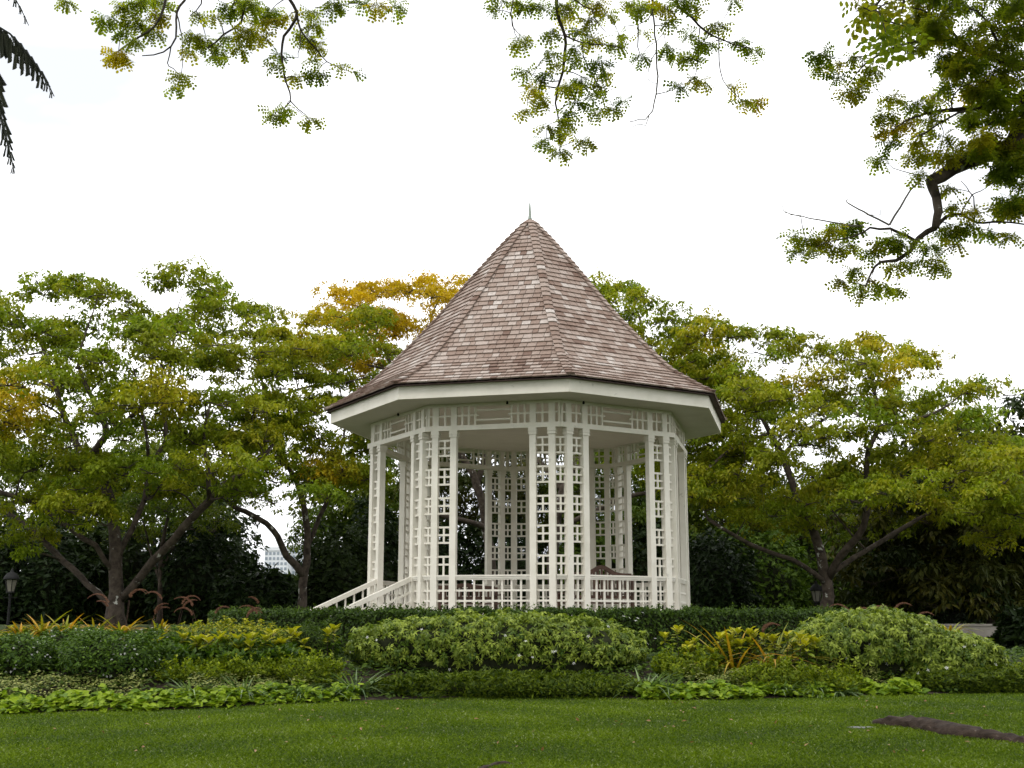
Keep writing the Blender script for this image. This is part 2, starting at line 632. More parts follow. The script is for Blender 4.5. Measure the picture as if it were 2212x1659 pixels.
oct_prism(4.02, 4.02, float(hgt(CX, CY)) - .3, ZF - .09).build("plinth", M['white'], stand)
oct_prism(4.10, 4.10, ZF - .088, ZF).build("floor_slab", M['floor'], stand)
oct_prism(3.92, 3.92, ZBB, ZBT, inner=3.70).build("ring_beam", M['white'], stand)
oct_prism(3.86, 3.86, 6.115, ZS - .003, inner=3.70).build("frieze_top_rail", M['white'], stand)
oct_prism(3.695, 3.695, ZS - .045, ZS - .006).build("ceiling", M['ceiling'], stand)
oct_prism(4.76, 4.76, ZS, ZS + .05, inner=3.6).build("soffit", M['soffit'], stand)
# each fascia board its own piece
for k in range(8):
    mb = MB()
    V = [opt(4.80, k, ZS - .012), opt(4.80, k + 1, ZS - .012), opt(4.80, k + 1, ZS + .275), opt(4.80, k, ZS + .275),
         opt(4.763, k, ZS - .012), opt(4.763, k + 1, ZS - .012), opt(4.763, k + 1, ZS + .275), opt(4.763, k, ZS + .275)]
    # small mitre gap
    c = np.mean(V, axis=0)
    V = [c + (v - c) * np.array([.9995, .9995, 1]) for v in V]
    mb.add(V, [(0, 1, 2, 3), (5, 4, 7, 6), (0, 4, 5, 1), (3, 2, 6, 7), (0, 3, 7, 4), (1, 5, 6, 2)])
    mb.build("fascia_board", M['white'], stand)

# --- posts: four at every corner, with stepped capitals
AP = 3.535
PT = (-1.28, -.87, .87, 1.28)
PW = .138
for k in range(8):
    nrm, tan = face(k)
    for t in PT:
        mb = MB()
        c0 = fp(k, AP, t, 0)
        mb.box(c0 + ZU * (ZF + 5.452) / 2, tan, nrm, ZU, PW, PW, 5.452 - ZF)
        mb.box(c0 + ZU * 5.4595, tan, nrm, ZU, PW + .05, PW + .05, .018)
        mb.box(c0 + ZU * 5.492, tan, nrm, ZU, PW + .026, PW + .026, .05)
        mb.box(c0 + ZU * 5.5245, tan, nrm, ZU, PW + .056, PW + .056, .018)
        mb.box(c0 + ZU * 5.562, tan, nrm, ZU, PW + .036, PW + .036, .06)
        mb.build("post", M['white'], stand)

# --- lattice: three narrow panels at every corner; bars are pieces of the panel
BW = .040
slat_count = 0
back_slats = MB()


def slat(panel, a, b, up, shown, w=BW, h=BW):
    mb = MB()
    mb.bar(a, b, w, h, up)
    if shown:
        mb.build("slat", M['white'], panel)
    else:
        back_slats.add(np.concatenate(mb.V), mb.F)


def panel_bars(A, B, outn, shown):
    """A, B: post centres (xy at z 0) either side; fills between them"""
    d = unit(B - A)
    a = A + d * (PW / 2 - .004)
    bb = B - d * (PW / 2 - .004)
    mid = (a + bb) / 2
    pan = None
    if shown:
        pan = empty("lattice_panel", (0, 0, 0))
        pan.parent = stand
        pan.location = -stand.location
    zt = 5.388
    for g in range(5):
        z0 = zt - g * .618
        zz = (z0, z0 - .163, z0 - .326)
        for q, z_ in enumerate(zz):
            if g == 4 and q == 2:
                continue
            slat(pan, a + ZU * z_, bb + ZU * z_, ZU, shown)
        slat(pan, mid + ZU * (zz[2] if g < 4 else 2.53), mid + ZU * zz[0], outn, shown, w=BW * .96, h=BW * .86)
    for z_ in (2.212, 2.0, 1.79, 1.60):
        slat(pan, a + ZU * z_, bb + ZU * z_, ZU, shown)
    slat(pan, mid + ZU * 1.56, mid + ZU * 2.43, outn, shown, w=BW * .96, h=BW * .86)
    return pan


def handrail(A, B, outn):
    d = unit(B - A)
    a = A + d * (PW / 2 - .006)
    bb = B - d * (PW / 2 - .006)
    mb = MB()
    for z0, z1, dep in ((2.432, 2.462, .082), (2.464, 2.492, .105), (2.498, 2.533, .125)):
        mb.box((a + bb) / 2 + ZU * (z0 + z1) / 2, d, outn, ZU, np.linalg.norm(bb - a), dep, z1 - z0)
    return mb.build("handrail", M['white'], stand)


STAIR_K = -2                                        # open face with the stairs
front = {-3: False, -2: True, -1: True, 0: True, 1: True}
for k in range(-4, 4):
    nrm, tan = face(k)
    Ps = [fp(k, AP, t, 0) for t in PT]
    n2, _ = face(k + 1)
    nxt = fp(k + 1, AP, PT[0], 0)
    vis = k in (-2, -1, 0, 1)
    panel_bars(Ps[0], Ps[1], nrm, vis)
    panel_bars(Ps[2], Ps[3], nrm, vis)
    panel_bars(Ps[3], nxt, unit(nrm + n2), k in (-3, -2, -1, 0, 1))
    handrail(Ps[0], Ps[1], nrm)
    handrail(Ps[2], Ps[3], nrm)
    handrail(Ps[3], nxt, unit(nrm + n2))
    if k != STAIR_K:
        handrail(Ps[1], Ps[2], nrm)
        rl = empty("railing", (0, 0, 0))
        rl.parent = stand
        rl.location = -stand.location
        L0, L1 = PT[1] + PW / 2 - .004, PT[2] - PW / 2 + .004
        for z_ in (2.212, 2.0, 1.79, 1.60):
            mb = MB()
            mb.bar(fp(k, AP, L0, z_), fp(k, AP, L1, z_), BW, BW, ZU)
            mb.build("slat", M['white'], rl)
        for q in range(1, 8):
            t = L0 + (L1 - L0) * q / 8
            mb = MB()
            mb.bar(fp(k, AP, t, 1.555), fp(k, AP, t, 2.434), BW * .96, BW * .86, nrm)
            mb.build("slat", M['white'], rl)
    # frieze above the beam
    fz = empty("frieze", (0, 0, 0))
    fz.parent = stand
    fz.location = -stand.location
    z0, z1 = ZBT - .002, 6.118
    zm = (z0 + z1) / 2 + .01
    for t in PT:
        MB().box(fp(k, AP, t, (z0 + z1) / 2), tan, nrm, ZU, .135, .09, z1 - z0).build("stile", M['white'], fz)

    def vb(t, w=.04):
        MB().box(fp(k, AP, t, (z0 + z1) / 2), tan, nrm, ZU, w, .036, z1 - z0 - .004).build("slat", M['white'], fz)

    def hb(t0, t1, z_, w=.036):
        MB().box(fp(k, AP, (t0 + t1) / 2, z_), tan, nrm, ZU, t1 - t0, .042, w).build("slat", M['white'], fz)

    for s in (-1, 1):
        vb(s * 1.075)
        vb(s * 1.44)
        for q in (.69, .545, .40):
            vb(s * q)
        lo, hi = sorted((s * .33, s * 1.46))
        hb(lo, hi, zm)
    hb(-.381, .381, zm + .105)
    hb(-.381, .381, zm - .105)
    # soffit spotlights
    if k in (-2, -1, 0):
        for t in ((.35,) if k != 0 else (-1.0,)):
            mb = MB()
            c0 = fp(k, 3.72, t, ZS - .02)
            mb.lathe(c0, [(.02, 0), (.02, -.02), (.028, -.03), (.025, -.06), (.012, -.065)], 8)
            mb.build("spotlight", M['iron'], stand)
bs = back_slats.build("back_lattice", M['white'], stand)
bs["kind"] = "stuff"

# --- stairs on the left face
nrm, tan = face(STAIR_K)
zg = .74
st = empty("staircase", (0, 0, 0))
st.parent = stand
st.location = -stand.location
NS = 5
rise = (ZF - zg) / NS
for q in range(NS):
    a0 = 3.80 + .34 * q
    zt = ZF - .004 - rise * (q + 1) + rise * .98
    zt = ZF - rise * (q + 1) + (.0 if q else 0)
    mb = MB()
    mb.box(fp(STAIR_K, a0 + .34 / 2, 0, (zt + zg - .2) / 2), tan, nrm, ZU, 1.9 - .002 * q, .338, zt - zg + .2)
    mb.build("step", M['concrete'], st)
for s in (-1, 1):
    t = s * .87
    ba = empty("stair_balustrade", (0, 0, 0))
    ba.parent = stand
    ba.location = -stand.location
    slope = -.44
    a0, a1 = AP + PW / 2 - .004, 5.75

    def zr(ap, off):
        return off + (ap - a0) * slope

    def sb(o1, w, h, nm="slat"):
        MB().bar(fp(STAIR_K, a0, t, zr(a0, o1)), fp(STAIR_K, a1, t, zr(a1, o1)), w, h, ZU).build(nm, M['white'], ba)
    sb(2.475, .085, .10, "sloping_handrail")
    for o1 in (2.19, 1.98, 1.77):
        sb(o1, BW * .9, BW)
    for q in range(10):
        ap = a0 + .12 + q * .21
        zb = max(zr(ap, 1.66), zg)
        if zr(ap, 2.43) > zb:
            MB().bar(fp(STAIR_K, ap, t, zb), fp(STAIR_K, ap, t, zr(ap, 2.44)), BW * .84, BW * .86, tan).build("slat", M['white'], ba)
    MB().box(fp(STAIR_K, a1 + .03, t, (zr(a1, 2.52) + zg) / 2), tan, nrm, ZU, .1, .1, zr(a1, 2.52) - zg).build("newel_post", M['white'], ba)

# --- roof: deck, shingles, hip caps, finial
PR = np.array([4.93, 4.55, 4.2, 3.9, 3.35, 2.9, 2.4, 1.9, 1.4, .63, .05])
PZ = np.array([4.868, 5.075, 5.305, 5.495, 6.03, 6.52, 7.06, 7.68, 8.31, 9.22, 9.84]) + 1.6
arc = np.concatenate([[0], np.cumsum(np.hypot(np.diff(PR) * math.cos(math.pi / 8), np.diff(PZ)))])


def prof(s):
    return np.interp(s, arc, PR), np.interp(s, arc, PZ)


mb = MB()
V, F = [], []
for j in range(len(PR)):
    V += [opt(PR[j] - .01, i, PZ[j] - .035) for i in range(8)]
for j in range(len(PR) - 1):
    for i in range(8):
        F.append((j * 8 + i, j * 8 + (i + 1) % 8, (j + 1) * 8 + (i + 1) % 8, (j + 1) * 8 + i))
b0 = len(V)
V += [opt(4.765, i, ZS + .262) for i in range(8)]
for i in range(8):
    F.append((b0 + i, b0 + (i + 1) % 8, (i + 1) % 8, i))
mb.add(V, F)
roof = mb.build("roof", M['deck'], stand)

NC = 39
S_END = arc[-1] - .05
ex = S_END / NC
pieces = []            # (priority, verts)
cos8 = math.cos(math.pi / 8)


def shingle_verts(k, s0, s1, f0, f1, lift, th):
    """k face; s along slope; f0,f1 lateral fractions in metres (signed, at bottom)"""
    nrm, tan = face(k)
    r0, z0 = prof(s0)
    r1, z1 = prof(s1)
    a0, a1 = r0 * cos8, r1 * cos8
    up = np.array([a1 - a0, z1 - z0])
    up /= np.linalg.norm(up)
    on = np.array([up[1], -up[0]])          # outward normal in (apothem, z)
    lim0, lim1 = r0 * math.sin(math.pi / 8), r1 * math.sin(math.pi / 8)
    out = []
    for (aa, zz, lim, h) in ((a0, z0, lim0, lift + th), (a0, z0, lim0, lift), (a1, z1, lim1, .004), (a1, z1, lim1, -.004)):
        for f in (f0, f1):
            ff = np.clip(f, -lim, lim)
            p = np.array([CX, CY, 0]) + nrm * (aa + on[0] * h) + tan * ff + ZU * (zz + on[1] * h)
            out.append(p)
    return out


SH_F = [(0, 1, 5, 4), (2, 3, 1, 0), (6, 7, 3, 2), (4, 5, 7, 6), (0, 4, 6, 2), (1, 3, 7, 5)]
for k in range(-4, 4):
    nrm, tan = face(k)
    for c in range(NC):
        s0 = c * ex
        s1 = min(s0 + ex * 1.55, S_END + .02)
        r0, z0 = prof(s0)
        lim = r0 * math.sin(math.pi / 8)
        if lim < .05:
            continue
        f = -lim - RNG.uniform(0, .12)
        while f < lim:
            w = RNG.choice([.13, .17, .20, .23, .28], p=[.14, .26, .3, .2, .1]) * RNG.uniform(.92, 1.08)
            f1 = f + w
            if min(f1, lim) - max(f, -lim) > .012:
                g = .0055
                dz = RNG.normal(0, .004)
                vv = shingle_verts(k, max(s0 + dz, 0), s1, f + g, f1 - g, .012 + RNG.uniform(0, .006), .030)
                ctr = np.mean(vv[:2], axis=0)
                dist = np.linalg.norm(ctr - np.array([0, 0, CAM_Z]))
                facing = max(0, -np.dot(nrm, ctr - np.array([0, 0, CAM_Z])) / dist)
                pieces.append((facing * w / dist ** 2, vv))
            f = f1
order = np.argsort([-p[0] for p in pieces])
rest = MB()
for rank, idx in enumerate(order):
    vv = pieces[idx][1]
    hm = .5 + .12 * math.sin(vv[0][0] * 1.7 + vv[0][2] * 1.1) * math.sin(vv[0][2] * 2.3 + 1)
    tint = float(np.clip(RNG.normal(hm, .21), 0, .93))
    if rank < 300:
        MB().add(vv, SH_F, tint).build("shingle", M['shingle'], roof)
    else:
        rest.add(vv, SH_F, tint)
rs = rest.build("shingle_field", M['shingle'], roof)
rs["kind"] = "stuff"

caps_back = MB()
for i in range(-4, 4):
    for c in range(NC):
        s0, s1 = c * ex, min((c + 1.35) * ex, S_END + .03)
        vv = []
        tint = float(np.clip(RNG.normal(.42, .22), 0, 1))
        for side in (-1, 1):
            kf = i if side > 0 else i - 1
            nrm, tan = face(kf)
            r0, z0 = prof(s0)
            r1, z1 = prof(s1)
            up = unit(np.array([(r1 - r0) * cos8, z1 - z0]))
            on = np.array([up[1], -up[0]])
            for (r_, z_, h0) in ((r0, z0, .046), (r0, z0, .090), (r1, z1, .030), (r1, z1, .052)):
                lim = r_ * math.sin(math.pi / 8)
                w = min(.082, lim)
                edge = -lim if side > 0 else lim
                for f in (edge, edge + side * w):
                    p = np.array([CX, CY, 0]) + nrm * (r_ * cos8 + on[0] * h0) + tan * f + ZU * (z_ + on[1] * h0)
                    vv.append(p)
        # ridge line points shared by the two wings: average them
        for q in (0, 2, 4, 6):
            mid = (vv[q] + vv[8 + q]) / 2
            mid = mid + (mid - np.array([CX, CY, mid[2]])) * 0.0 + unit(mid - np.array([CX, CY, mid[2]])) * .012
            vv[q] = mid
            vv[8 + q] = mid
        F = []
        for o_, fl in ((0, False), (8, True)):
            ff = [(2, 3, 7, 6), (0, 1, 3, 2), (4, 5, 1, 0), (6, 7, 5, 4), (3, 1, 5, 7)]
            for f in ff:
                f = tuple(o_ + q for q in f)
                F.append(f if fl else f[::-1])
        if -2 <= i <= 2:
            MB().add(vv, F, tint).build("hip_cap", M['shingle'], roof)
        else:
            caps_back.add(vv, F, tint)
cb = caps_back.build("back_hip_caps", M['shingle'], roof)
cb["kind"] = "stuff"
mb = MB()
za = 11.40
mb.lathe((CX, CY, za), [(.11, -.10), (.075, .0), (.05, .05), (.055, .07), (.062, .09), (.05, .12), (.042, .16), (.02, .50), (.013, .52), (.013, .545), (.006, .56), (.004, .72)], 10)
mb.build("finial", M['metal'], roof, smooth=True)


# --- benches inside
def bench(c, ang, w, hb_, crest, label):
    c = np.asarray(c, float)
    e = empty("bench", c, label, "bench", "benches inside the bandstand")
    d = np.array([math.cos(ang), math.sin(ang), 0])
    n_ = np.array([-math.sin(ang), math.cos(ang), 0])       # seat side
    for s in (-1, 1):
        for dep, h in ((0, hb_), (.46, .62)):
            MB().box(c + d * s * (w / 2 - .035) + n_ * dep + ZU * h / 2, d, n_, ZU, .07, .06, h).build("leg", M['bench'], e)
        MB().box(c + d * s * (w / 2 - .035) + n_ * .22 + ZU * .635, d, n_, ZU, .075, .54, .028).build("armrest", M['bench'], e)
    for q in range(5):
        MB().box(c + n_ * (.07 + q * .095) + ZU * .43, d, n_, ZU, w - .15, .08, .028).build("seat_slat", M['bench'], e)
    MB().box(c + ZU * (.56), d, n_, ZU, w - .142, .04, .07).build("back_rail", M['bench'], e)
    nn = 15
    for q in range(nn):
        t = (q + .5) / nn - .5
        top = hb_ - .05 + crest * math.exp(-(t / .17) ** 2)
        MB().box(c + d * t * (w - .16) + ZU * (.595 + top) / 2, d, n_, ZU, .045, .02, top - .597).build("back_slat", M['bench'], e)
    pts = []
    for q in range(21):
        t = q / 20 - .5
        pts.append(c + d * t * (w - .145) + ZU * (hb_ - .02 + crest * math.exp(-(t / .17) ** 2)))
    mb = MB()
    for q in range(20):
        mb.bar(pts[q], pts[q + 1], .05, .09, ZU)
    mb.build("crest_rail", M['bench'], e)
    return e


nr, tn = face(0)
bc = np.array([CX, CY, 0]) + nr * 2.35 + ZU * ZF
bench(bc + tn * .38, math.atan2(tn[1], tn[0]), 1.75, 1.06, .17, "dark wooden bench with arched back showing above the right front railing")
nr, tn = face(2)
bench(np.array([CX, CY, 0]) + np.array([-1.55, -.3, 0]) + ZU * ZF, rad(200), 1.6, .82, .06, "low dark wooden bench glimpsed through the left front railing")

# ------------------------------------------------------------------ trees
def clump_leaves(cen, rr, nsub, nleaf, L, W, flat=.42, sub_r=.34):
    """umbrella pads made of small drooping leaf tufts. returns pos, dir, normal, pad index"""
    n = len(cen)
    pi = np.repeat(np.arange(n), nsub)
    a = RNG.uniform(0, 2 * np.pi, len(pi))
    q = np.sqrt(RNG.uniform(0, 1, len(pi)))
    R = rr[pi]
    sc = cen[pi] + np.stack([R * q * np.cos(a), R * q * np.sin(a), R * flat * (1 - 1.3 * q * q) + RNG.normal(0, .12, len(pi)) * R], -1)
    li = np.repeat(np.arange(len(pi)), nleaf)
    a = RNG.uniform(0, 2 * np.pi, len(li))
    q = np.sqrt(RNG.uniform(0, 1, len(li)))
    sr = sub_r * RNG.uniform(.7, 1.3, len(pi))[li]
    out = np.stack([np.cos(a), np.sin(a), np.zeros(len(a))], -1)
    pos = sc[li] + out * (q * sr * .75)[:, None] + np.stack([0 * a, 0 * a, sr * .35 * (1 - 1.6 * q * q) + RNG.normal(0, .05, len(a))], -1)
    d = out + np.stack([0 * a, 0 * a, .25 - 1.35 * q + RNG.normal(0, .3, len(a))], -1) + RNG.normal(0, .3, (len(a), 3))
    nm = np.stack([0 * a, 0 * a, np.ones(len(a))], -1) + out * .6 * q[:, None] + RNG.normal(0, .28, (len(a), 3))
    return pos, d, nm, pi[li], li


def make_tree(name, label, y0, limbs, prof_top, row_bot, npad, depth, mat, padr=(.42, .85), nsub=11, nleaf=19,
              L=.15, W=.08, yel=(0, .15), yel_zone=None, base=None, group="rain trees around the bandstand", bias=1.35, cat="tree", flat=.48, sub_r=.20, mind=.7, twigs=True, layered=False):
    """limbs: [[(px,row,dy,radius),...],...]; prof_top: [(px,row)] crown outline; row_bot: [(px,row)] or number"""
    first = limbs[0][0]
    b = P(first[0], first[1], y0 + first[2])
    b[2] = min(b[2], float(hgt(b[0], b[1])) - .1)
    root = empty(name, b, label, cat, group)
    tb = MB()
    pool, pr = [], []
    for li, lm in enumerate(limbs):
        pts = np.array([P(p[0], p[1], y0 + p[2]) for p in lm])
        if li == 0:
            pts[0] = b
        rr = [p[3] * .66 for p in lm]
        sp, sr = spline(pts, rr, .45)
        sp[1:-1] += RNG.normal(0, 1, (len(sp) - 2, 3)) * sr[1:-1, None] * .16
        if li == 0:
            sr[0] *= 1.45
            sr[1] *= 1.15
        tb.tube(sp, sr, 9, jitter=.05)
        pool.append(sp)
        pr.append(sr)
    tb.build("trunk", M['bark'], root, smooth=True)
    px = np.array([p[0] for p in prof_top], float)
    pt = np.array([p[1] for p in prof_top], float)
    if not isinstance(row_bot, (int, float)):
        bx = np.array([p[0] for p in row_bot], float)
        bt = np.array([p[1] for p in row_bot], float)
    cen, rr, lay = [], [], []
    mid, half = (px[0] + px[-1]) / 2, (px[-1] - px[0]) / 2
    tries = 0
    k = y0 / F2
    while len(cen) < npad and tries < npad * 40:
        tries += 1
        x = RNG.uniform(px[0], px[-1])
        top = np.interp(x, px, pt)
        bot = row_bot if isinstance(row_bot, (int, float)) else np.interp(x, bx, bt)
        r_ = RNG.uniform(*padr)
        e = math.sqrt(max(.05, 1 - ((x - mid) / half) ** 2))
        dy = RNG.uniform(-1, 1) * depth * e
        u = RNG.beta(1, bias)
        # crown is lower towards its front and back rim
        top2 = top + (bot - top) * .35 * (abs(dy) / depth) ** 2
        row = top2 - 6 + r_ * .35 / k + max(0, bot - top2) * u
        c = P(x, row, y0 + dy)
        if layered:
            RL_ = RNG.uniform(1.2, 2.1)
            if all(math.hypot(c[0] - q_[0], c[1] - q_[1]) > .62 * (RL_ + q_[3]) or abs(c[2] - q_[2]) > .85 for q_ in lay):
                lay.append((c[0], c[1], c[2], RL_))
                tl_ = RNG.normal(0, .16, 2)
                for _ in range(int(3.4 * RL_ ** 1.6) + 2):
                    a_, q2 = RNG.uniform(0, 6.28), math.sqrt(RNG.random())
                    cen.append(c + np.array([RL_ * q2 * math.cos(a_), RL_ * q2 * math.sin(a_), -.30 * RL_ * q2 * q2 + RNG.normal(0, .12) + RL_ * q2 * (tl_[0] * math.cos(a_) + tl_[1] * math.sin(a_))]))
                    rr.append(RNG.uniform(*padr))
            continue
        ok = True
        for c2, r2 in zip(cen, rr):
            dd = c - c2
            if math.hypot(dd[0], dd[1]) < mind * .5 * (r_ + r2) and abs(dd[2]) < .45 * .5 * (r_ + r2):
                ok = False
                break
        if ok:
            cen.append(c)
            rr.append(r_)
    cen, rr = np.array(cen), np.array(rr)
    # branches: grow from limbs to the pads, nearest first
    PL = np.concatenate(pool)
    RL = np.concatenate(pr)
    sk = RL < .30
    PL, RL = PL[sk], RL[sk]
    d0 = np.array([np.min(np.linalg.norm(PL - c, axis=1)) for c in cen])
    bb = MB()
    for ci in np.argsort(d0):
        c = cen[ci] + np.array([0, 0, -.12 * rr[ci]])
        v = c - PL
        dist = np.linalg.norm(v, axis=1) + np.maximum(0, -v[:, 2]) * 2.0
        j = int(np.argmin(dist))
        s = PL[j]
        Ld = np.linalg.norm(c - s)
        if Ld < .15:
            continue
        midp = s * .5 + c * .5 + np.array([0, 0, .06 * Ld]) + RNG.normal(0, .09, 3) * Ld
        r0 = min(RL[j] * .7, .02 + .018 * Ld)
        sp, sr = spline([s, midp, c], [r0, r0 * .75, max(.012, r0 * .45)], .4)
        bb.tube(sp, sr, 5, cap=False)
        PL = np.concatenate([PL, sp[1:]])
        RL = np.concatenate([RL, sr[1:]])
        if twigs:
            for q in range(3):
                a = RNG.uniform(0, 6.28)
                e_ = c + rr[ci] * .7 * np.array([math.cos(a), math.sin(a), RNG.uniform(.05, .3)])
                bb.tube(np.array([c - .1 * (e_ - c), (c + e_) / 2 + RNG.normal(0, .06, 3), e_]), [.018, .012, .006], 4, cap=False)
    bb.build("branches", M['twig'], root)["kind"] = "stuff"
    pos, d, nm, pi, li = clump_leaves(cen, rr, nsub, nleaf, L, W, flat, sub_r)
    py = RNG.uniform(yel[0], yel[1], len(cen)) ** 1.0
    if yel_zone:
        for (zx, zr, zw, zh, amt) in yel_zone:
            for q, c in enumerate(cen):
                t = c[1]
                xx = 1106 + F2 * c[0] / (c[1] * CP + (c[2] - CAM_Z) * SP)
                yy = 829.5 - F2 * (-c[1] * SP + (c[2] - CAM_Z) * CP) / (c[1] * CP + (c[2] - CAM_Z) * SP)
                py[q] = min(1, py[q] + amt * math.exp(-((xx - zx) / zw) ** 2 - ((yy - zr) / zh) ** 2))
    py2 = np.clip(py[pi] * RNG.uniform(.5, 1.3, len(pi)), 0, 1)
    ptint = RNG.uniform(.15, .85, len(cen))
    tint = np.clip(ptint[pi] * .55 + RNG.uniform(0, .45, len(pi)), 0, 1)
    Ls = L * RNG.uniform(.7, 1.25, len(pos))
    scatter("crown", T_leaf(), pos, d, nm, Ls, Ls * W / L, mat, root, tint, py2)
    return root


R_ = .0
make_tree("rain_tree", "spreading rain tree with bare forked limbs on the far left", 38, [
    [(250, 1345, 0, .42), (252, 1280, 0, .34), (250, 1190, 0, .30), (245, 1120, 0, .27), (234, 1060, 0, .25), (214, 1012, 0, .23), (180, 985, .3, .19), (152, 934, .5, .16), (132, 880, .4, .13), (118, 830, .2, .11), (95, 760, 0, .08), (70, 690, 0, .05)],
    [(214, 1012, 0, .2), (205, 975, -.3, .19), (229, 940, -.5, .17), (222, 900, -.6, .14), (195, 850, -.8, .11), (170, 790, -1, .08), (185, 720, -1, .05), (210, 650, -1, .03)],
    [(229, 940, -.5, .13), (276, 905, -1, .12), (322, 865, -1.4, .10), (360, 830, -1.6, .08), (372, 760, -1.5, .06), (380, 690, -1.2, .04)],
    [(256, 1300, 0, .2), (330, 1215, -.4, .2), (400, 1140, -1, .19), (452, 1080, -1.4, .18), (501, 1036, -1.6, .16), (552, 1006, -1.8, .13), (590, 960, -1.5, .08)],
    [(250, 1320, 0, .17), (190, 1262, .3, .16), (120, 1195, 1, .15), (60, 1140, 1.6, .14), (0, 1095, 2, .13), (-60, 1040, 2.2, .10)],
    [(248, 1240, 0, .12), (205, 1180, -.6, .13), (150, 1140, -1, .12), (70, 1085, -1.4, .12), (0, 1062, -1.8, .11), (-70, 1020, -2, .09)],
    [(256, 1200, 0, .15), (285, 1140, .5, .14), (312, 1080, .8, .13), (322, 1005, 1, .12), (356, 955, 1.2, .11), (354, 870, 1.4, .09), (350, 790, 1.5, .06), (345, 710, 1.4, .04)],
    [(322, 1005, 1, .09), (318, 950, .6, .08), (305, 880, .4, .06), (290, 800, .2, .04)],
    [(452, 1080, -1.4, .12), (450, 1010, -1.8, .10), (440, 940, -2, .08), (455, 870, -2, .06)],
], [(-110, 625), (-40, 585), (0, 570), (60, 566), (130, 562), (200, 562), (235, 575), (290, 568), (330, 556), (390, 560), (430, 592), (470, 690), (510, 760), (560, 860), (600, 925), (630, 990)],
    [(-110, 1190), (0, 1150), (100, 1090), (250, 1040), (420, 1070), (520, 1070), (630, 1080)], 430, 5.4, M['rain'], layered=True, yel=(0, .22),
    yel_zone=[(20, 880, 60, 60, .75), (350, 850, 60, 40, .35), (560, 900, 60, 60, .2)], padr=(.42, .85))

make_tree("rain_tree", "smaller rain tree with low forked trunk beside the bandstand stairs", 43, [
    [(655, 1318, 0, .27), (655, 1260, 0, .23), (662, 1210, 0, .21), (664, 1150, 0, .19), (655, 1090, 0, .17), (640, 1040, 0, .15), (612, 985, .2, .13), (590, 930, .4, .11), (575, 870, .4, .09), (560, 790, .3, .06), (545, 720, .2, .04)],
    [(658, 1245, 0, .2), (620, 1200, -.4, .19), (600, 1160, -.8, .17), (575, 1130, -1, .15), (530, 1105, -1.3, .14), (495, 1085, -1.4, .12), (470, 1050, -1.4, .09), (450, 1000, -1.3, .06)],
    [(664, 1180, 0, .14), (690, 1120, .5, .13), (715, 1060, 1, .11), (730, 1000, 1.2, .09), (745, 920, 1.2, .06), (735, 840, 1, .04)],
    [(575, 870, .4, .08), (620, 850, 1, .07), (670, 835, 1.4, .06), (730, 830, 1.6, .05), (790, 815, 1.7, .03)],
    [(640, 1040, 0, .09), (690, 1010, -.6, .08), (740, 985, -1, .07), (800, 960, -1.2, .05), (850, 950, -1.2, .03)],
], [(455, 640), (480, 615), (530, 608), (570, 640), (620, 645), (690, 640), (740, 665), (780, 720), (815, 790), (850, 860)],
    [(455, 960), (600, 1060), (760, 1040), (850, 960)], 250, 4.2, M['rain'], layered=True, yel=(0, .25), bias=1.15,
    yel_zone=[(690, 1020, 45, 40, .8), (680, 690, 70, 60, .45)], padr=(.42, .82))

make_tree("rain_tree", "rain tree with golden yellow crown behind the bandstand roof", 50, [
    [(1060, 1335, 0, .36), (1062, 1240, 0, .32), (1050, 1140, 0, .29), (1030, 1050, 0, .27), (1005, 1000, 0, .24), (960, 930, 0, .2), (900, 860, 0, .17), (850, 800, 0, .14), (825, 740, 0, .1), (800, 690, 0, .06)],
    [(1050, 1140, 0, .2), (1000, 1125, -1, .17), (945, 1112, -1.5, .14), (880, 1080, -2, .1)],
    [(960, 930, 0, .15), (960, 850, 0, .13), (945, 770, 0, .1), (930, 690, 0, .07), (960, 630, 0, .04)],
    [(1030, 1050, 0, .2), (1060, 950, 0, .17), (1080, 850, 0, .14), (1050, 760, 0, .1), (1020, 680, 0, .05)],
    [(850, 800, 0, .1), (800, 790, 0, .08), (740, 775, 0, .05), (690, 765, 0, .03)],
], [(640, 730), (690, 660), (730, 615), (790, 605), (850, 590), (900, 578), (965, 575), (1020, 590), (1080, 620), (1120, 680)],
    [(640, 800), (800, 790), (1120, 800)], 230, 5.0, M['rain_y'], layered=True, yel=(0, .25), yel_zone=[(670, 740, 50, 60, .9), (760, 760, 60, 30, .5)], padr=(.5, .95))

make_tree("rain_tree", "tall green rain tree rising behind the right roof slope", 44, [
    [(1195, 1335, 0, .36), (1196, 1240, 0, .32), (1200, 1150, 0, .3), (1215, 1060, 0, .27), (1260, 980, 0, .23), (1320, 900, 0, .19), (1370, 820, 0, .15), (1390, 740, 0, .1), (1380, 680, 0, .06)],
    [(1215, 1060, 0, .2), (1175, 1010, .5, .17), (1130, 960, 1, .13), (1100, 900, 1, .1)],
    [(1260, 980, 0, .17), (1350, 960, -1, .15), (1440, 930, -1.4, .12), (1500, 890, -1.5, .08), (1540, 830, -1.4, .05)],
    [(1200, 1150, 0, .17), (1270, 1110, -.8, .15), (1350, 1075, -1.2, .12), (1430, 1060, -1.4, .09)],
    [(1320, 900, 0, .12), (1300, 800, .6, .09), (1310, 720, .8, .06), (1320, 640, .8, .03)],
], [(1215, 640), (1260, 605), (1290, 582), (1330, 572), (1395, 572), (1430, 595), (1465, 630), (1520, 665), (1570, 715), (1605, 770), (1630, 850)],
    [(1215, 960), (1300, 960), (1450, 1010), (1630, 1000)], 290, 4.8, M['rain'], layered=True, yel=(0, .28), padr=(.42, .82),
    yel_zone=[(1540, 780, 60, 80, .3)])

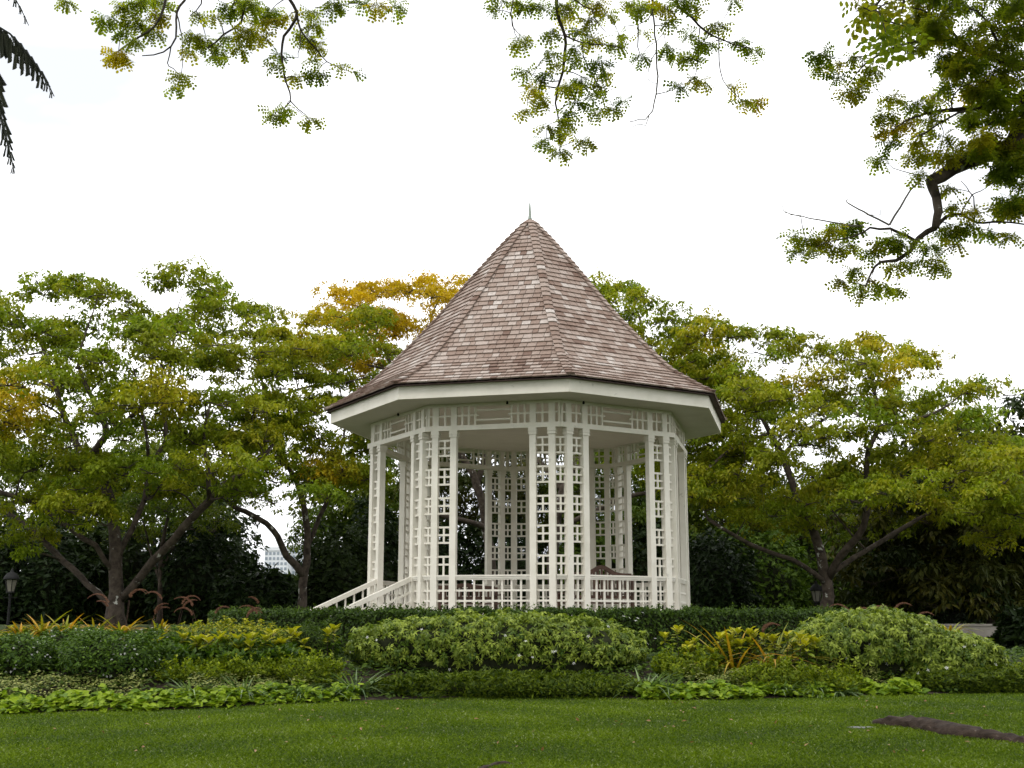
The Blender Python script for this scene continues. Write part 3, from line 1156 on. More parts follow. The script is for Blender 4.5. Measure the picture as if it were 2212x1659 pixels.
make_tree("rain_tree", "broad rain tree on a pale trunk right of the bandstand", 40, [
    [(1785, 1330, 0, .33), (1784, 1260, 0, .29), (1772, 1200, 0, .26), (1757, 1148, 0, .23), (1730, 1090, 0, .2), (1709, 1033, .3, .18), (1690, 985, .5, .16), (1664, 935, .6, .13), (1640, 895, .6, .11), (1612, 855, .6, .09), (1580, 800, .5, .06)],
    [(1790, 1250, 0, .2), (1815, 1200, -.6, .19), (1850, 1160, -1, .18), (1872, 1110, -1.2, .16), (1872, 1040, -1.2, .14), (1876, 970, -1.2, .13), (1899, 925, -1.2, .12), (1892, 862, -1.1, .09), (1880, 800, -1, .06)],
    [(1899, 925, -1.2, .1), (1940, 912, -1.5, .09), (1985, 905, -1.6, .08), (2040, 880, -1.6, .05), (2080, 850, -1.5, .03)],
    [(1784, 1260, 0, .14), (1735, 1222, -.5, .13), (1687, 1200, -.8, .12), (1619, 1176, -1.2, .11), (1530, 1122, -1.6, .08)],
    [(1800, 1235, 0, .14), (1870, 1190, .8, .13), (1950, 1140, 1.4, .12), (2030, 1095, 1.8, .1), (2100, 1050, 2, .08)],
    [(1690, 985, .5, .11), (1740, 930, 1, .09), (1790, 900, 1.3, .07), (1830, 850, 1.4, .05)],
    [(1664, 935, .6, .09), (1600, 960, .2, .09), (1560, 985, -.2, .08), (1510, 1030, -.4, .06)],
], [(1470, 930), (1510, 840), (1550, 770), (1600, 722), (1670, 700), (1720, 715), (1790, 706), (1850, 697), (1885, 706), (1950, 730), (2030, 768), (2075, 768), (2120, 815), (2165, 862), (2200, 930)],
    [(1470, 1100), (1600, 1130), (1750, 1120), (1900, 1130), (2100, 1150), (2200, 1130)], 390, 5.4, M['rain'], layered=True, yel=(0, .28), padr=(.42, .85),
    yel_zone=[(1720, 820, 60, 30, .7), (1860, 740, 60, 30, .3), (1940, 800, 70, 40, .35)])

make_tree("rain_tree", "olive yellow rain tree crown reaching in at the right picture edge", 33, [
    [(2420, 1400, 0, .34), (2410, 1280, 0, .3), (2380, 1160, 0, .26), (2330, 1090, 0, .2), (2260, 1040, 0, .14), (2180, 1010, 0, .08)],
    [(2380, 1160, 0, .18), (2400, 1050, 0, .14), (2380, 980, 0, .1)],
], [(2085, 1010), (2120, 975), (2180, 955), (2260, 940), (2400, 930), (2500, 960)], [(2070, 1080), (2200, 1110), (2500, 1100)], 80, 3.6, M['rain'], layered=True, yel=(.05, .3), padr=(.4, .75))

make_tree("broadleaf_tree", "shade-darkened broadleaf tree beyond the right flowering bush", 47, [
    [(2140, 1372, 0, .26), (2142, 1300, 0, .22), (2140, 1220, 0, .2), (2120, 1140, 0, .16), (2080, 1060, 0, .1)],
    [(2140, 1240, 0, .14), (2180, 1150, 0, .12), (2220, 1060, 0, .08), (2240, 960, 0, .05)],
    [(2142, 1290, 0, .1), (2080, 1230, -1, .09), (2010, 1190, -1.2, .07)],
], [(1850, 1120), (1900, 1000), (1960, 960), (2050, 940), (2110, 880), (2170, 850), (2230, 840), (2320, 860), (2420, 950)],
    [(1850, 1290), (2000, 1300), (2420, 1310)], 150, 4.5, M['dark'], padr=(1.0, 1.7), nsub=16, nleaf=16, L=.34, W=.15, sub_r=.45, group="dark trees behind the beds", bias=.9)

make_tree("slender_tree", "thin pale trunk standing behind the large left rain tree", 46, [
    [(345, 1340, 0, .16), (346, 1260, 0, .14), (350, 1180, 0, .12), (362, 1120, 0, .09), (370, 1060, 0, .06)],
    [(346, 1260, 0, .09), (325, 1190, .3, .07), (310, 1130, .4, .05)],
    [(348, 1230, 0, .08), (385, 1160, .3, .06), (400, 1100, .4, .04)],
], [(270, 1090), (330, 1040), (380, 1030), (440, 1070), (470, 1120)], [(270, 1150), (470, 1160)], 26, 2.4, M['mid'], padr=(.6, 1.0), group="dark trees behind the beds")

make_tree("feathery_tree", "pale feathery tree far behind the right rain tree", 72, [
    [(1960, 1330, 0, .3), (1962, 1200, 0, .25), (1965, 1080, 0, .2), (1970, 980, 0, .1)],
], [(1860, 1040), (1920, 960), (1965, 935), (2010, 950), (2060, 990), (2110, 1050)], [(1860, 1200), (2110, 1200)], 46, 4.5, M['mid'], padr=(1.2, 2.0), nsub=14, nleaf=14, L=.42, W=.14, sub_r=.6, group="trees far behind the bandstand")


bgt = [(30, 60, -150, 210, 900, 1010, 'mid', "hazy green tree crown filling the gap at the far left"),
       (330, 62, 190, 480, 930, 1040, 'mid', "green tree crown seen between the left rain tree limbs"),
       (740, 64, 660, 900, 960, 1040, 'mid', "green tree crown between the stair posts and the forked trunk"),
       (1560, 60, 1430, 1700, 990, 1080, 'mid', "green tree crown just right of the bandstand"),
       (1830, 62, 1680, 2000, 1000, 1080, 'mid', "green tree crown behind the pale right trunk"),
       (1060, 60, 900, 1230, 900, 1010, 'far', "dark tree crown seen through the bandstand middle"),
       (1330, 58, 1210, 1480, 910, 1010, 'mid', "green tree crown seen through the right bay of the bandstand")]
for (px_, y_, a_, b_, rt, rs_, mk, lb) in bgt:
    m_ = (a_ + b_) / 2
    make_tree("garden_tree", lb, y_, [
        [(m_, 1335, 0, .3), (m_ + 4, 1240, 0, .26), (m_ - 6, 1150, 0, .2), (m_, 1080, 0, .12)],
        [(m_ + 4, 1240, 0, .14), (m_ + 50, 1150, .6, .1), (m_ + 70, 1080, .8, .06)],
        [(m_ + 2, 1210, 0, .14), (m_ - 50, 1140, -.6, .1), (m_ - 80, 1070, -.8, .06)]],
        [(a_, rs_), (a_ * .7 + b_ * .3, rt + 15), (m_, rt), (a_ * .3 + b_ * .7, rt + 20), (b_, rs_)],
        [(a_, 1210), (b_, 1210)], 95, 3.6, M[mk], padr=(.8, 1.3), nsub=14, nleaf=15, L=.26, W=.12, sub_r=.42,
        group="trees far behind the bandstand", twigs=False)


# --- understory: each dark shrub or small tree behind the beds
def blob_leaves(c, rx, ry, rz, n, p=2.0, lump=.16, shell=.72, zmin=-.1, nl=14, under=.22):
    """leaf positions over a lumpy (super)ellipsoid sitting on c (c = base centre)"""
    v = unit(RNG.normal(size=(n, 3)))
    v[:, 2] = np.where(v[:, 2] < zmin, -v[:, 2], v[:, 2])
    nv = (np.abs(v) ** p).sum(1) ** (1 / p)
    u = v / nv[:, None]
    bd = unit(RNG.normal(size=(nl, 3)))
    bd[:, 2] = np.abs(bd[:, 2])
    amp = RNG.uniform(-.6, .6, nl) * lump
    f = 1 + (amp[None] * np.exp((v @ bd.T - 1) * 9)).sum(1)
    sh = shell + (1 - shell) * np.sqrt(RNG.uniform(0, 1, n)) + RNG.normal(0, .03, n)
    pos = c + u * np.array([rx, ry, rz]) * (f * sh)[:, None]
    nrm = unit(np.sign(u) * np.abs(u) ** (p - 1) / np.array([rx, ry, rz]))
    hf = np.clip((pos[:, 2] - c[2]) / rz, 0, 1)
    pos[:, :2] = c[:2] + (pos[:, :2] - c[:2]) * (1 - under * (1 - hf) ** 2)[:, None]
    return pos, nrm, sh


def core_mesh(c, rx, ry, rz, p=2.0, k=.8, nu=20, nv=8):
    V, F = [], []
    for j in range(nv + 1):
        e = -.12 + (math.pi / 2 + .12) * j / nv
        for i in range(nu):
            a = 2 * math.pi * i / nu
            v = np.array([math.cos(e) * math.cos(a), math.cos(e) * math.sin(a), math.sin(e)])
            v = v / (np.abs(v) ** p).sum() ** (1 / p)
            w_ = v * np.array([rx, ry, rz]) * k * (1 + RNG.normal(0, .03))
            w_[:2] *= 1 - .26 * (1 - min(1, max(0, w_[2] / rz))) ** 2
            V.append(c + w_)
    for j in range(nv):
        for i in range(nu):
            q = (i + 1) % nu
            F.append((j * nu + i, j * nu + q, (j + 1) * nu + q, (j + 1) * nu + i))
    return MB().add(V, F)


def shrub(name, label, cat, c, rx, ry, rz, n, L, W, mat, tm=None, p=2.0, lump=.16, shell=.72, up=.5, droop=.3, group=None,
          core=.78, yel=None, flowers=0, fsize=.03, yel_top=0.0, jit=.45, zup=.5, shoots=.09, skirt=0.0):
    c = np.asarray(c, float)
    e = empty(name, c, label, cat, group)
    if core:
        core_mesh(c, rx, ry, rz, p, core).build("twigs", M['core'], e, smooth=True)  # solid dark core stands in for the shaded inside among the twigs
    pos, nrm, sh = blob_leaves(c, rx, ry, rz, n, p, lump, shell)
    if shoots:
        ns_ = max(8, int(n * .02))
        k_ = int(n * .30)
        o0, on0, _ = blob_leaves(c, rx, ry, rz, ns_, p, lump, 1.0, zmin=.15)
        sd_ = unit(on0 + ZU * .9 + RNG.normal(0, .35, (ns_, 3)))
        sl_ = RNG.uniform(.3, 1.0, ns_) * shoots
        w_ = RNG.integers(0, ns_, k_)
        pos[:k_] = o0[w_] + sd_[w_] * (RNG.random(k_) * sl_[w_])[:, None] + RNG.normal(0, L * .18, (k_, 3))
        nrm[:k_] = sd_[w_]
    r = RNG.normal(size=(n, 3))
    nn = unit(nrm + np.array([0, 0, up]) + r * jit)
    d = unit(np.cross(nn, unit(RNG.normal(size=(n, 3))))) + nrm * .5 + np.array([0, 0, -droop])
    tint = np.clip(RNG.uniform(0, 1, n), 0, 1)
    yl = np.zeros(n)
    if yel_top:
        hz = (pos[:, 2] - c[2]) / rz
        yl = np.clip(RNG.uniform(-.8, 1, n) + (hz - .6) * 1.2, 0, 1) * yel_top
    if skirt:  # thins low leaves so the dark core shows as underside shade
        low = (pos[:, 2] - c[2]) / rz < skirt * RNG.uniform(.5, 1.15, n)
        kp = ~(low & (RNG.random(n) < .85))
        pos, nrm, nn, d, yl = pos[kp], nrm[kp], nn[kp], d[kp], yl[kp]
        n = len(pos)
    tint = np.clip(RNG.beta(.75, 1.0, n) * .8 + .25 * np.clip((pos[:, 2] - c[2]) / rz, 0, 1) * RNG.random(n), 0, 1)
    Ls = L * RNG.uniform(.7, 1.25, n)
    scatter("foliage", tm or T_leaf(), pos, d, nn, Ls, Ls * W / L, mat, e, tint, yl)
    if flowers:
        pos, nrm, sh = blob_leaves(c, rx, ry, rz, flowers, p, lump, 1.0, zmin=.05)
        pos = pos + nrm * L * .35
        nn = unit(nrm + np.array([0, -.3, .4]) + RNG.normal(0, .3, (flowers, 3)))
        d = np.cross(nn, unit(RNG.normal(size=(flowers, 3))))
        fl = scatter("flowers", T_star(), pos, d, nn, fsize * RNG.uniform(.7, 1.2, flowers), fsize, M['petal'], e)
        fl["kind"] = "stuff"
    return e


def shrub_px(name, label, cat, pxl, pxr, rt, rb, y, ry, n, L, W, mat, **kw):
    a, b_ = P(pxl, rb, y), P(pxr, rb, y)
    top = P((pxl + pxr) / 2, rt, y)[2]
    x = (a[0] + b_[0]) / 2
    zb = float(hgt(x, y)) - .03
    return shrub(name, label, cat, (x, y, zb), (b_[0] - a[0]) / 2, ry, max(.12, top - zb), n, L, W, mat, **kw)


us = [  # px centre, half width, top row, depth, material, words
    (-60, 130, 1120, 46, 'dark', "shade-darkened shrub at the left edge behind the lamp post"),
    (110, 110, 1150, 47, 'dark', "black-green shrub behind the left rain tree limb"),
    (245, 110, 1135, 49, 'far', "dark shrub directly behind the left rain tree trunk"),
    (420, 105, 1150, 48, 'dark', "dense dark shrub between the left trunk and the slender tree"),
    (455, 100, 1100, 54, 'far', "rounded dark green tree below the distant tower"),
    (560, 90, 1235, 46, 'dark', "low dark shrub left of the forked trunk"),
    (720, 80, 1150, 50, 'far', "dark conical shrub right of the forked trunk"),
    (800, 70, 1090, 53, 'dark', "tall dark shrub behind the stair posts"),
    (930, 100, 1120, 56, 'dark', "dark shrub seen through the left bay of the bandstand"),
    (1090, 110, 1130, 57, 'dark', "dark shrub seen through the middle lattice"),
    (1280, 120, 1140, 56, 'mid', "green shrub seen through the right lattice"),
    (1420, 90, 1120, 55, 'dark', "dark shrub seen through the right bay of the bandstand"),
    (1545, 85, 1180, 50, 'dark', "dark rounded shrub just right of the bandstand"),
    (1640, 120, 1130, 56, 'mid', "mid green backlit shrub left of the pale trunk"),
    (1760, 120, 1110, 60, 'mid', "lighter green shrub behind the pale right trunk"),
    (1880, 110, 1150, 58, 'mid', "shaded green shrub between the right trunks"),
    (2010, 110, 1170, 55, 'dark', "dark shrub behind the right flowering bush"),
    (2205, 30, 1345, 38, 'dark', "small dark bush in front of the pale wall"),
    (2250, 120, 1130, 56, 'dark', "black-green shrub at the right edge beyond the wall"),
]
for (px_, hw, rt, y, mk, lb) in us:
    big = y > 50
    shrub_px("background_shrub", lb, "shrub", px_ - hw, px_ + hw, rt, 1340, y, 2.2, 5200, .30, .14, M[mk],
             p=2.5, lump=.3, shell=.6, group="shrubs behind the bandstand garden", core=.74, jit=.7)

# far wood closing the view at the horizon: reads as one mass
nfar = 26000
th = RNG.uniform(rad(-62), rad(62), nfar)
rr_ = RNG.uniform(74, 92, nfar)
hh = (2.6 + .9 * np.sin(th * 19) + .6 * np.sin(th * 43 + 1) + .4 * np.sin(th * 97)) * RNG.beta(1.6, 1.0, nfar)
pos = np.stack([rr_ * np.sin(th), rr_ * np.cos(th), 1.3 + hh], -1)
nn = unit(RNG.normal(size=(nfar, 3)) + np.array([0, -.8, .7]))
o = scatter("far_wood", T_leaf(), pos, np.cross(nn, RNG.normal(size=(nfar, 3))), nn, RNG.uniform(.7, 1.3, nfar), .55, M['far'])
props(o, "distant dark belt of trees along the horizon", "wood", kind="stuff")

# ------------------------------------------------------------------ clipped ring hedge
HR0, HR1, HZT = 6.55, 7.35, 1.76
hz0 = float(hgt(CX, CY - 7)) - .05
hedge = empty("ring_hedge", (CX, CY - 7, hz0), "clipped dark green ring hedge around the foot of the bandstand", "hedge")
NA = 96
V, F = [], []
sec = [(HR0 + .1, 0), (HR0 + .1, .86), (HR0 + .2, .95), (HR1 - .2, .95), (HR1 - .1, .86), (HR1 - .1, 0)]
for i in range(NA):
    th = 2 * math.pi * i / NA
    for r_, f_ in sec:
        V.append((CX + r_ * math.sin(th), CY - r_ * math.cos(th), hz0 + (HZT - .04 - hz0) * f_ + RNG.normal(0, .01)))
for i in range(NA):
    q = (i + 1) % NA
    for j in range(5):
        F.append((i * 6 + j, i * 6 + j + 1, q * 6 + j + 1, q * 6 + j))
MB().add(V, F).build("twigs", M['core'], hedge)  # dark solid filling painted as the hedge's shaded interior
nh = 62000
th = np.where(RNG.random(nh) < .86, RNG.uniform(-1.75, 1.75, nh), RNG.uniform(-math.pi, math.pi, nh))
per = RNG.random(nh)
hh = HZT - hz0
r_ = np.where(per < .45, RNG.uniform(HR0, HR1, nh), np.where(per < .92, HR1 - .06 + RNG.normal(0, .035, nh), HR0 + .04))
zz = np.where(per < .45, HZT - .02 + RNG.normal(0, .025, nh), hz0 + hh * RNG.beta(1.5, .8, nh))
er = np.maximum(0, np.abs(r_ - (HR0 + HR1) / 2) - .28)
zz = np.where(per < .45, zz - er * .5, zz)
zz += .02 * np.sin(th * 31) + .015 * np.sin(th * 77)
pos = np.stack([CX + r_ * np.sin(th), CY - r_ * np.cos(th), zz], -1)
rad_out = np.stack([np.sin(th), -np.cos(th), 0 * th], -1)
nn = np.where((per < .45)[:, None], np.array([[0, 0, 1.0]]), np.where((per < .92)[:, None], rad_out + np.array([0, 0, .4]), -rad_out))
nn = unit(nn + RNG.normal(0, .5, (nh, 3)))
d = np.cross(nn, RNG.normal(size=(nh, 3))) + np.array([0, 0, .35])
Ls = RNG.uniform(.045, .085, nh)
scatter("foliage", T_leaf(), pos, d, nn, Ls, Ls * .55, M['hedge'], hedge)
# stray shoots on top of the hedge
ns = 2600
sh = RNG.uniform(-1.3, 1.3, 260)
si = RNG.integers(0, 260, ns)
th = sh[si] + RNG.normal(0, .003, ns)
r_ = RNG.uniform(HR0 + .1, HR1 - .05, 260)[si] + RNG.normal(0, .015, ns)
zz = HZT + RNG.uniform(0, 1, ns) * RNG.uniform(.05, .16, 260)[si]
pos = np.stack([CX + r_ * np.sin(th), CY - r_ * np.cos(th), zz], -1)
nn = unit(RNG.normal(size=(ns, 3)) + np.array([0, 0, .6]))
scatter("shoots", T_leaf(), pos, np.cross(nn, RNG.normal(size=(ns, 3))), nn, RNG.uniform(.035, .06, ns), .025, M['lowhedge'], hedge)

# ------------------------------------------------------------------ flower bed plants
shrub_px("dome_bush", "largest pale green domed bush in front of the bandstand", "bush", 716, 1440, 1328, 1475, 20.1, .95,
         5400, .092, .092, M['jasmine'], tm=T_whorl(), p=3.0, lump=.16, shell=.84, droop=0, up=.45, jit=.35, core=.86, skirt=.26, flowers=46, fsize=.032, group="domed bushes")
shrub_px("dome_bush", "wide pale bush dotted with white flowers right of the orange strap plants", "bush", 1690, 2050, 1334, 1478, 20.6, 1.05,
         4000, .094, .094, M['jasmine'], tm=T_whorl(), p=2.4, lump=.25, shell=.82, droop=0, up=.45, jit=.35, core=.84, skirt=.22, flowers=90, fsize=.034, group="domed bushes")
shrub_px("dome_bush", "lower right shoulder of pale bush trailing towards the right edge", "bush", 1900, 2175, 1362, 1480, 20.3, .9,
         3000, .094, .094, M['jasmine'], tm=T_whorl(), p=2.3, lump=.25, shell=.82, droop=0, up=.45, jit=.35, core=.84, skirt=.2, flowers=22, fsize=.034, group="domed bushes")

shrub_px("low_hedge", "low fine-leaved dark hedge at the foot of the largest domed bush", "hedge", 785, 1390, 1466, 1510, 18.7, .55,
         19000, .085, .030, M['fronthedge'], p=2.7, lump=.4, shell=.65, shoots=.13, droop=-.25, up=.3, core=.78, group="low front hedges")
shrub_px("low_hedge", "low fine-leaved hedge at the right front corner of the bed", "hedge", 1945, 2300, 1452, 1503, 19.6, .5,
         10000, .085, .032, M['fronthedge'], p=3.2, lump=.22, shell=.7, droop=-.15, up=.3, core=.8, group="low front hedges", yel_top=.0)

wf = [(120, 348, 1372, 18.15, .75, 9500, 60, "rounded shrub with tiny white flowers left of the lime vine"),
      (-70, 130, 1375, 18.2, .75, 8000, 40, "white-flecked shrub cut by the left picture edge"),
      (40, 270, 1352, 19.6, .7, 7000, 80, "small-flowered shrub behind the two front white-flecked shrubs"),
      (255, 400, 1362, 19.3, .6, 5000, 30, "narrow flowering shrub beside the yellow-tipped plants")]
for (a, b_, rt, y, ry, n_, fl, lb) in wf:
    shrub_px("flowering_shrub", lb, "shrub", a, b_, rt, 1490, y, ry, n_, .062, .03, M['flowering'], lump=.25, shell=.75, group="white flowering shrubs",
             flowers=fl * 2, fsize=.022, core=.78, p=2.3, skirt=.3)
shrub_px("fine_shrub", "fine-textured dark green shrub tucked left of the largest domed bush", "shrub", 612, 735, 1352, 1440, 19.9, .6, 6000, .06, .022,
         M['lowhedge'], p=2.4, lump=.15, core=.8)
shrub_px("yellow_shrub", "low shrub flecked with yellow tips in front of the ring hedge", "shrub", 335, 650, 1347, 1440, 20.6, .6, 9000, .06, .03,
         M['broad'], p=3, lump=.12, yel_top=.75, core=.8)
shrub_px("yellow_shrub", "yellow-orange tipped shrub at the far left below the strap leaves", "shrub", -60, 300, 1364, 1440, 20.5, .5, 8000, .06, .03,
         M['broad'], p=3, lump=.12, yel_top=.85, core=.8)

du = [(345, 485, 1436, 1486, 18.3, "lime-leaved shrub between the white-flecked shrub and the bed centre"),
      (455, 585, 1418, 1480, 18.6, "lime-leaved shrub under the yellow-tipped broad leaves"),
      (560, 735, 1416, 1478, 18.7, "wide lime-leaved shrub left of the low front hedge"),
      (1425, 1545, 1408, 1475, 19.5, "lime-leaved shrub just right of the largest domed bush"),
      (1600, 1755, 1432, 1480, 19.1, "wide lime-leaved shrub under the orange strap plants"),
      (1745, 1850, 1446, 1480, 19.2, "small lime-leaved shrub at the foot of the wide pale bush"),
      (2085, 2260, 1432, 1482, 20.2, "lime-leaved shrub at the right picture edge"),
      (330, 640, 1385, 1480, 19.0, "dark leafy bank under the yellow-tipped plants")]
for q, (a, b_, rt, rb, y, lb) in enumerate(du):
    shrub_px("lime_shrub" if q < 7 else "leafy_shrub", lb, "shrub", a - 22, b_ + 22, rt + 8, rb, y, .5 if q < 7 else .6, 5200 if q < 7 else 6000, .06 if q < 7 else .11, .032 if q < 7 else .055,
             M['duranta'] if q < 7 else M['broad'], lump=.3, shell=.55, droop=-.35, shoots=.2, group="lime shrubs in the bed" if q < 7 else None, core=.66, p=2.2)

# yellow-tipped broad-leaved plants: upright stems with whorls of oval leaves
bl = [(345, 1372, 19.2), (395, 1368, 18.9), (440, 1375, 18.8), (478, 1366, 18.9), (512, 1372, 18.7), (548, 1368, 18.9), (590, 1362, 19.0), (628, 1358, 19.3), (722, 1352, 19.4)]
br = [(1462, 1352, 19.6), (1500, 1378, 19.6), (1560, 1366, 19.7), (1592, 1358, 19.8), (1628, 1362, 19.8), (1700, 1366, 19.6), (1735, 1372, 19.6)]
ordn = ["first", "second", "third", "fourth", "fifth", "sixth", "seventh", "eighth", "ninth"]
for side, lst in (("left", bl), ("right", br)):
    for q, (px_, rt, y) in enumerate(lst):
        top = P(px_, rt, y)
        zb = float(hgt(top[0], y))
        e = empty("broadleaf_plant", (top[0], y, zb),
                  f"yellow-tipped broad-leaved plant, {ordn[q]} from the left in the {side} half of the bed", "plant", "yellow-tipped broad-leaved plants")
        mbs = MB()
        pp, dd, nnr, LL, yy = [], [], [], [], []
        for s_ in range(5 if px_ not in (722, 1462) else 2):
            a = RNG.uniform(0, 6.28)
            q_ = RNG.uniform(.05, .3) if s_ else 0
            bx, by = top[0] + q_ * math.cos(a), y + q_ * math.sin(a)
            tz = top[2] - .04 - (RNG.uniform(.0, .18) if s_ else 0)
            mbs.tube([(bx, by, zb - .03), (bx + RNG.normal(0, .02), by, (zb + tz) / 2), (bx, by, tz)], [.009, .008, .005], 5)
            nl = 22
            for k in range(nl):
                f_ = (k / (nl - 1)) ** .7
                z_ = zb + (tz - zb) * (.35 + .65 * f_)
                an = k * 2.4 + RNG.normal(0, .3)
                o_ = np.array([math.cos(an), math.sin(an), 0])
                tip = f_ > .8
                d_ = o_ + ZU * (.9 if tip else RNG.uniform(-.25, .3))
                pp.append((bx, by, z_))
                dd.append(d_)
                nnr.append(ZU - o_ * (.6 if tip else .0) + RNG.normal(0, .2, 3))
                LL.append(RNG.uniform(.11, .17))
                yy.append(np.clip((f_ - .5) * 1.6 + RNG.normal(0, .18), 0, .85))
        mbs.build("stem", M['twig'], e)
        LL = np.array(LL)
        scatter("leaves", T_oval(), np.array(pp), np.array(dd), np.array(nnr), LL, LL * .62, M['broad'], e, None, np.array(yy))


def strap_plant(name, label, c, n, L, W, mat, spread, yel, group, cat="plant", droops=(.5, 1.0, 1.5), lift=1.1):
    c = np.asarray(c, float)
    e = empty(name, c, label, cat, group)
    for dq in droops:
        m_ = max(2, n // len(droops))
        a = RNG.uniform(0, 6.28, m_)
        o_ = np.stack([np.cos(a), np.sin(a), 0 * a], -1)
        lf = RNG.uniform(.6, 1.4, m_)[:, None] * lift
        d = o_ + ZU * lf
        nn = ZU - o_ * .2 * lf + RNG.normal(0, .12, (m_, 3))
        Ls = L * RNG.uniform(.65, 1.15, m_)
        yl = np.clip(RNG.uniform(yel[0], yel[1], m_), 0, 1)
        scatter("blades", T_strap(dq, 6), c + o_ * RNG.uniform(0, spread, m_)[:, None], d, nn, Ls, W, mat, e, None, yl)
    return e


gc = [(412, 1500, 17.55, .42, "grassy clump behind the lime vine near the white-flecked shrub"),
      (525, 1500, 17.75, .5, "upright grassy clump left of centre in the bed front"),
      (648, 1490, 18.0, .42, "striped grassy clump left of the low front hedge"),
      (700, 1486, 18.15, .38, "small striped grass beside the tall arching clump"),
      (770, 1490, 18.4, .60, "tall arching grass clump at the left end of the low front hedge"),
      (1392, 1490, 18.6, .60, "tall arching grass clump at the right end of the low front hedge"),
      (1440, 1490, 18.6, .42, "broad strap-leaved clump under the lime shrub right of the largest bush"),
      (1690, 1490, 18.75, .42, "strap-leaved clump below the orange plants"),
      (1765, 1490, 18.85, .4, "strap-leaved clump left of the wide pale bush front"),
      (1815, 1492, 18.8, .30, "last strap-leaved clump before the right low hedge"),
      (2100, 1475, 19.9, .40, "thin grassy clump between the right bush and the picture edge")]
for (px_, rb, y, L_, lb) in gc:
    g = P(px_, rb, y)
    strap_plant("strap_clump", lb, (g[0], y, float(hgt(g[0], y))), 84, L_ * 1.15, .034, M['strap'], .12, (0, 0), "strap-leaved clumps")

og = [(45, 1358, 20.4, .34, "far left orange strap-leaved plant above the flowering shrubs"),
      (92, 1358, 20.3, .48, "second orange strap-leaved plant from the left edge"),
      (138, 1360, 20.2, .50, "third orange strap-leaved plant from the left edge"),
      (205, 1360, 20.3, .40, "fourth orange strap-leaved plant from the left edge"),
      (262, 1358, 20.2, .50, "fifth orange strap-leaved plant, left of the rain tree trunk foot"),
      (345, 1360, 20.3, .44, "sixth orange strap-leaved plant, nearest the ring hedge end"),
      (1585, 1440, 19.65, 1.0, "large orange-edged strap plant nearest the largest domed bush"),
      (1672, 1440, 19.65, .95, "large orange-edged strap plant nearest the wide pale bush"),
      (2050, 1360, 21.6, .42, "thin orange strap plant behind the right domed bush")]
for (px_, rb, y, L_, lb) in og:
    g = P(px_, rb, y)
    zb = max(float(hgt(g[0], y)), g[2] - .12)
    strap_plant("orange_strap_plant", lb, (g[0], y, zb), 33, L_ * 1.25, .05, M['orange'], .06, (-.3, .95), "orange strap-leaved plants", lift=1.4)

# purple fountain grass: blades and arching plumes
fg = [(255, 24.2, "fountain grass with tall red plumes before the left rain tree trunk", 6, .25),
      (310, 23.8, "fountain grass with paired plumes right of the left trunk", 5, .1),
      (370, 23.6, "fountain grass between the slender trunk and the hedge end", 5, .1),
      (440, 23.2, "fountain grass clump with low arching plumes over the hedge", 5, .05),
      (510, 23.0, "fountain grass clump right of the hedge shoulder", 4, .05),
      (580, 22.8, "fountain grass clump nearest the bandstand stairs", 3, .05),
      (1620, 21.2, "thin dry fountain grass in front of the ring hedge right end", 3, -.25),
      (1860, 24.0, "fountain grass behind the right domed bush, left clump", 5, .0),
      (1910, 24.2, "fountain grass behind the right domed bush, middle clump", 5, .0),
      (1955, 24.0, "fountain grass behind the right domed bush, right clump", 4, -.05)]
for (px_, y, lb, npl, extra) in fg:
    x = P(px_, 1340, y)[0]
    zb = float(hgt(x, y))
    e = empty("fountain_grass", (x, y, zb), lb, "grass", "purple fountain grasses")
    m_ = 70
    a = RNG.uniform(0, 6.28, m_)
    o_ = np.stack([np.cos(a), np.sin(a), 0 * a], -1)
    scatter("blades", T_strap(1.2, 5), np.array([x, y, zb]) + o_ * RNG.uniform(0, .12, m_)[:, None], o_ + ZU * RNG.uniform(1.2, 3, m_)[:, None],
            ZU - o_ * .3, RNG.uniform(.6, 1.0, m_) * (.75 + extra), .014, M['purple'], e)
    for q in range(max(2, npl - 2)):
        a = RNG.uniform(-.5, .5) + (0 if RNG.random() < .5 else math.pi)
        o3 = np.array([math.cos(a), math.sin(a) * .6, 0])
        H = RNG.uniform(.85, 1.15) + extra + (1.62 - zb - .95) * .9
        Lp = RNG.uniform(.30, .52)
        st0 = np.array([x, y, zb]) + o3 * .05
        knee = st0 + o3 * .16 + ZU * H
        pts = [st0, st0 * .4 + knee * .6 + RNG.normal(0, .02, 3), knee]
        MB().tube(spline(pts, [.004, .004, .003], .1)[0], .0035, 4).build("stalk", M['purple'], e)
        # plume: bristles along an arc
        tt_ = RNG.random(520)
        ang = .25 + tt_ ** .8 * RNG.uniform(1.5, 2.3)
        Rp = Lp * .5
        ctr = knee + o3 * Rp
        base_ = ctr + (-o3)[None] * (Rp * np.cos(ang))[:, None] + ZU[None] * (Rp * np.sin(ang))[:, None]
        tang = o3[None] * np.sin(ang)[:, None] + ZU[None] * np.cos(ang)[:, None]
        out_ = unit(RNG.normal(size=(520, 3)))
        d_ = out_ * .8 + tang
        scatter("plume", T_leaf(), base_, d_, unit(RNG.normal(size=(520, 3))), .042 * (1.1 - .85 * tt_), .008, M['plume'], e)


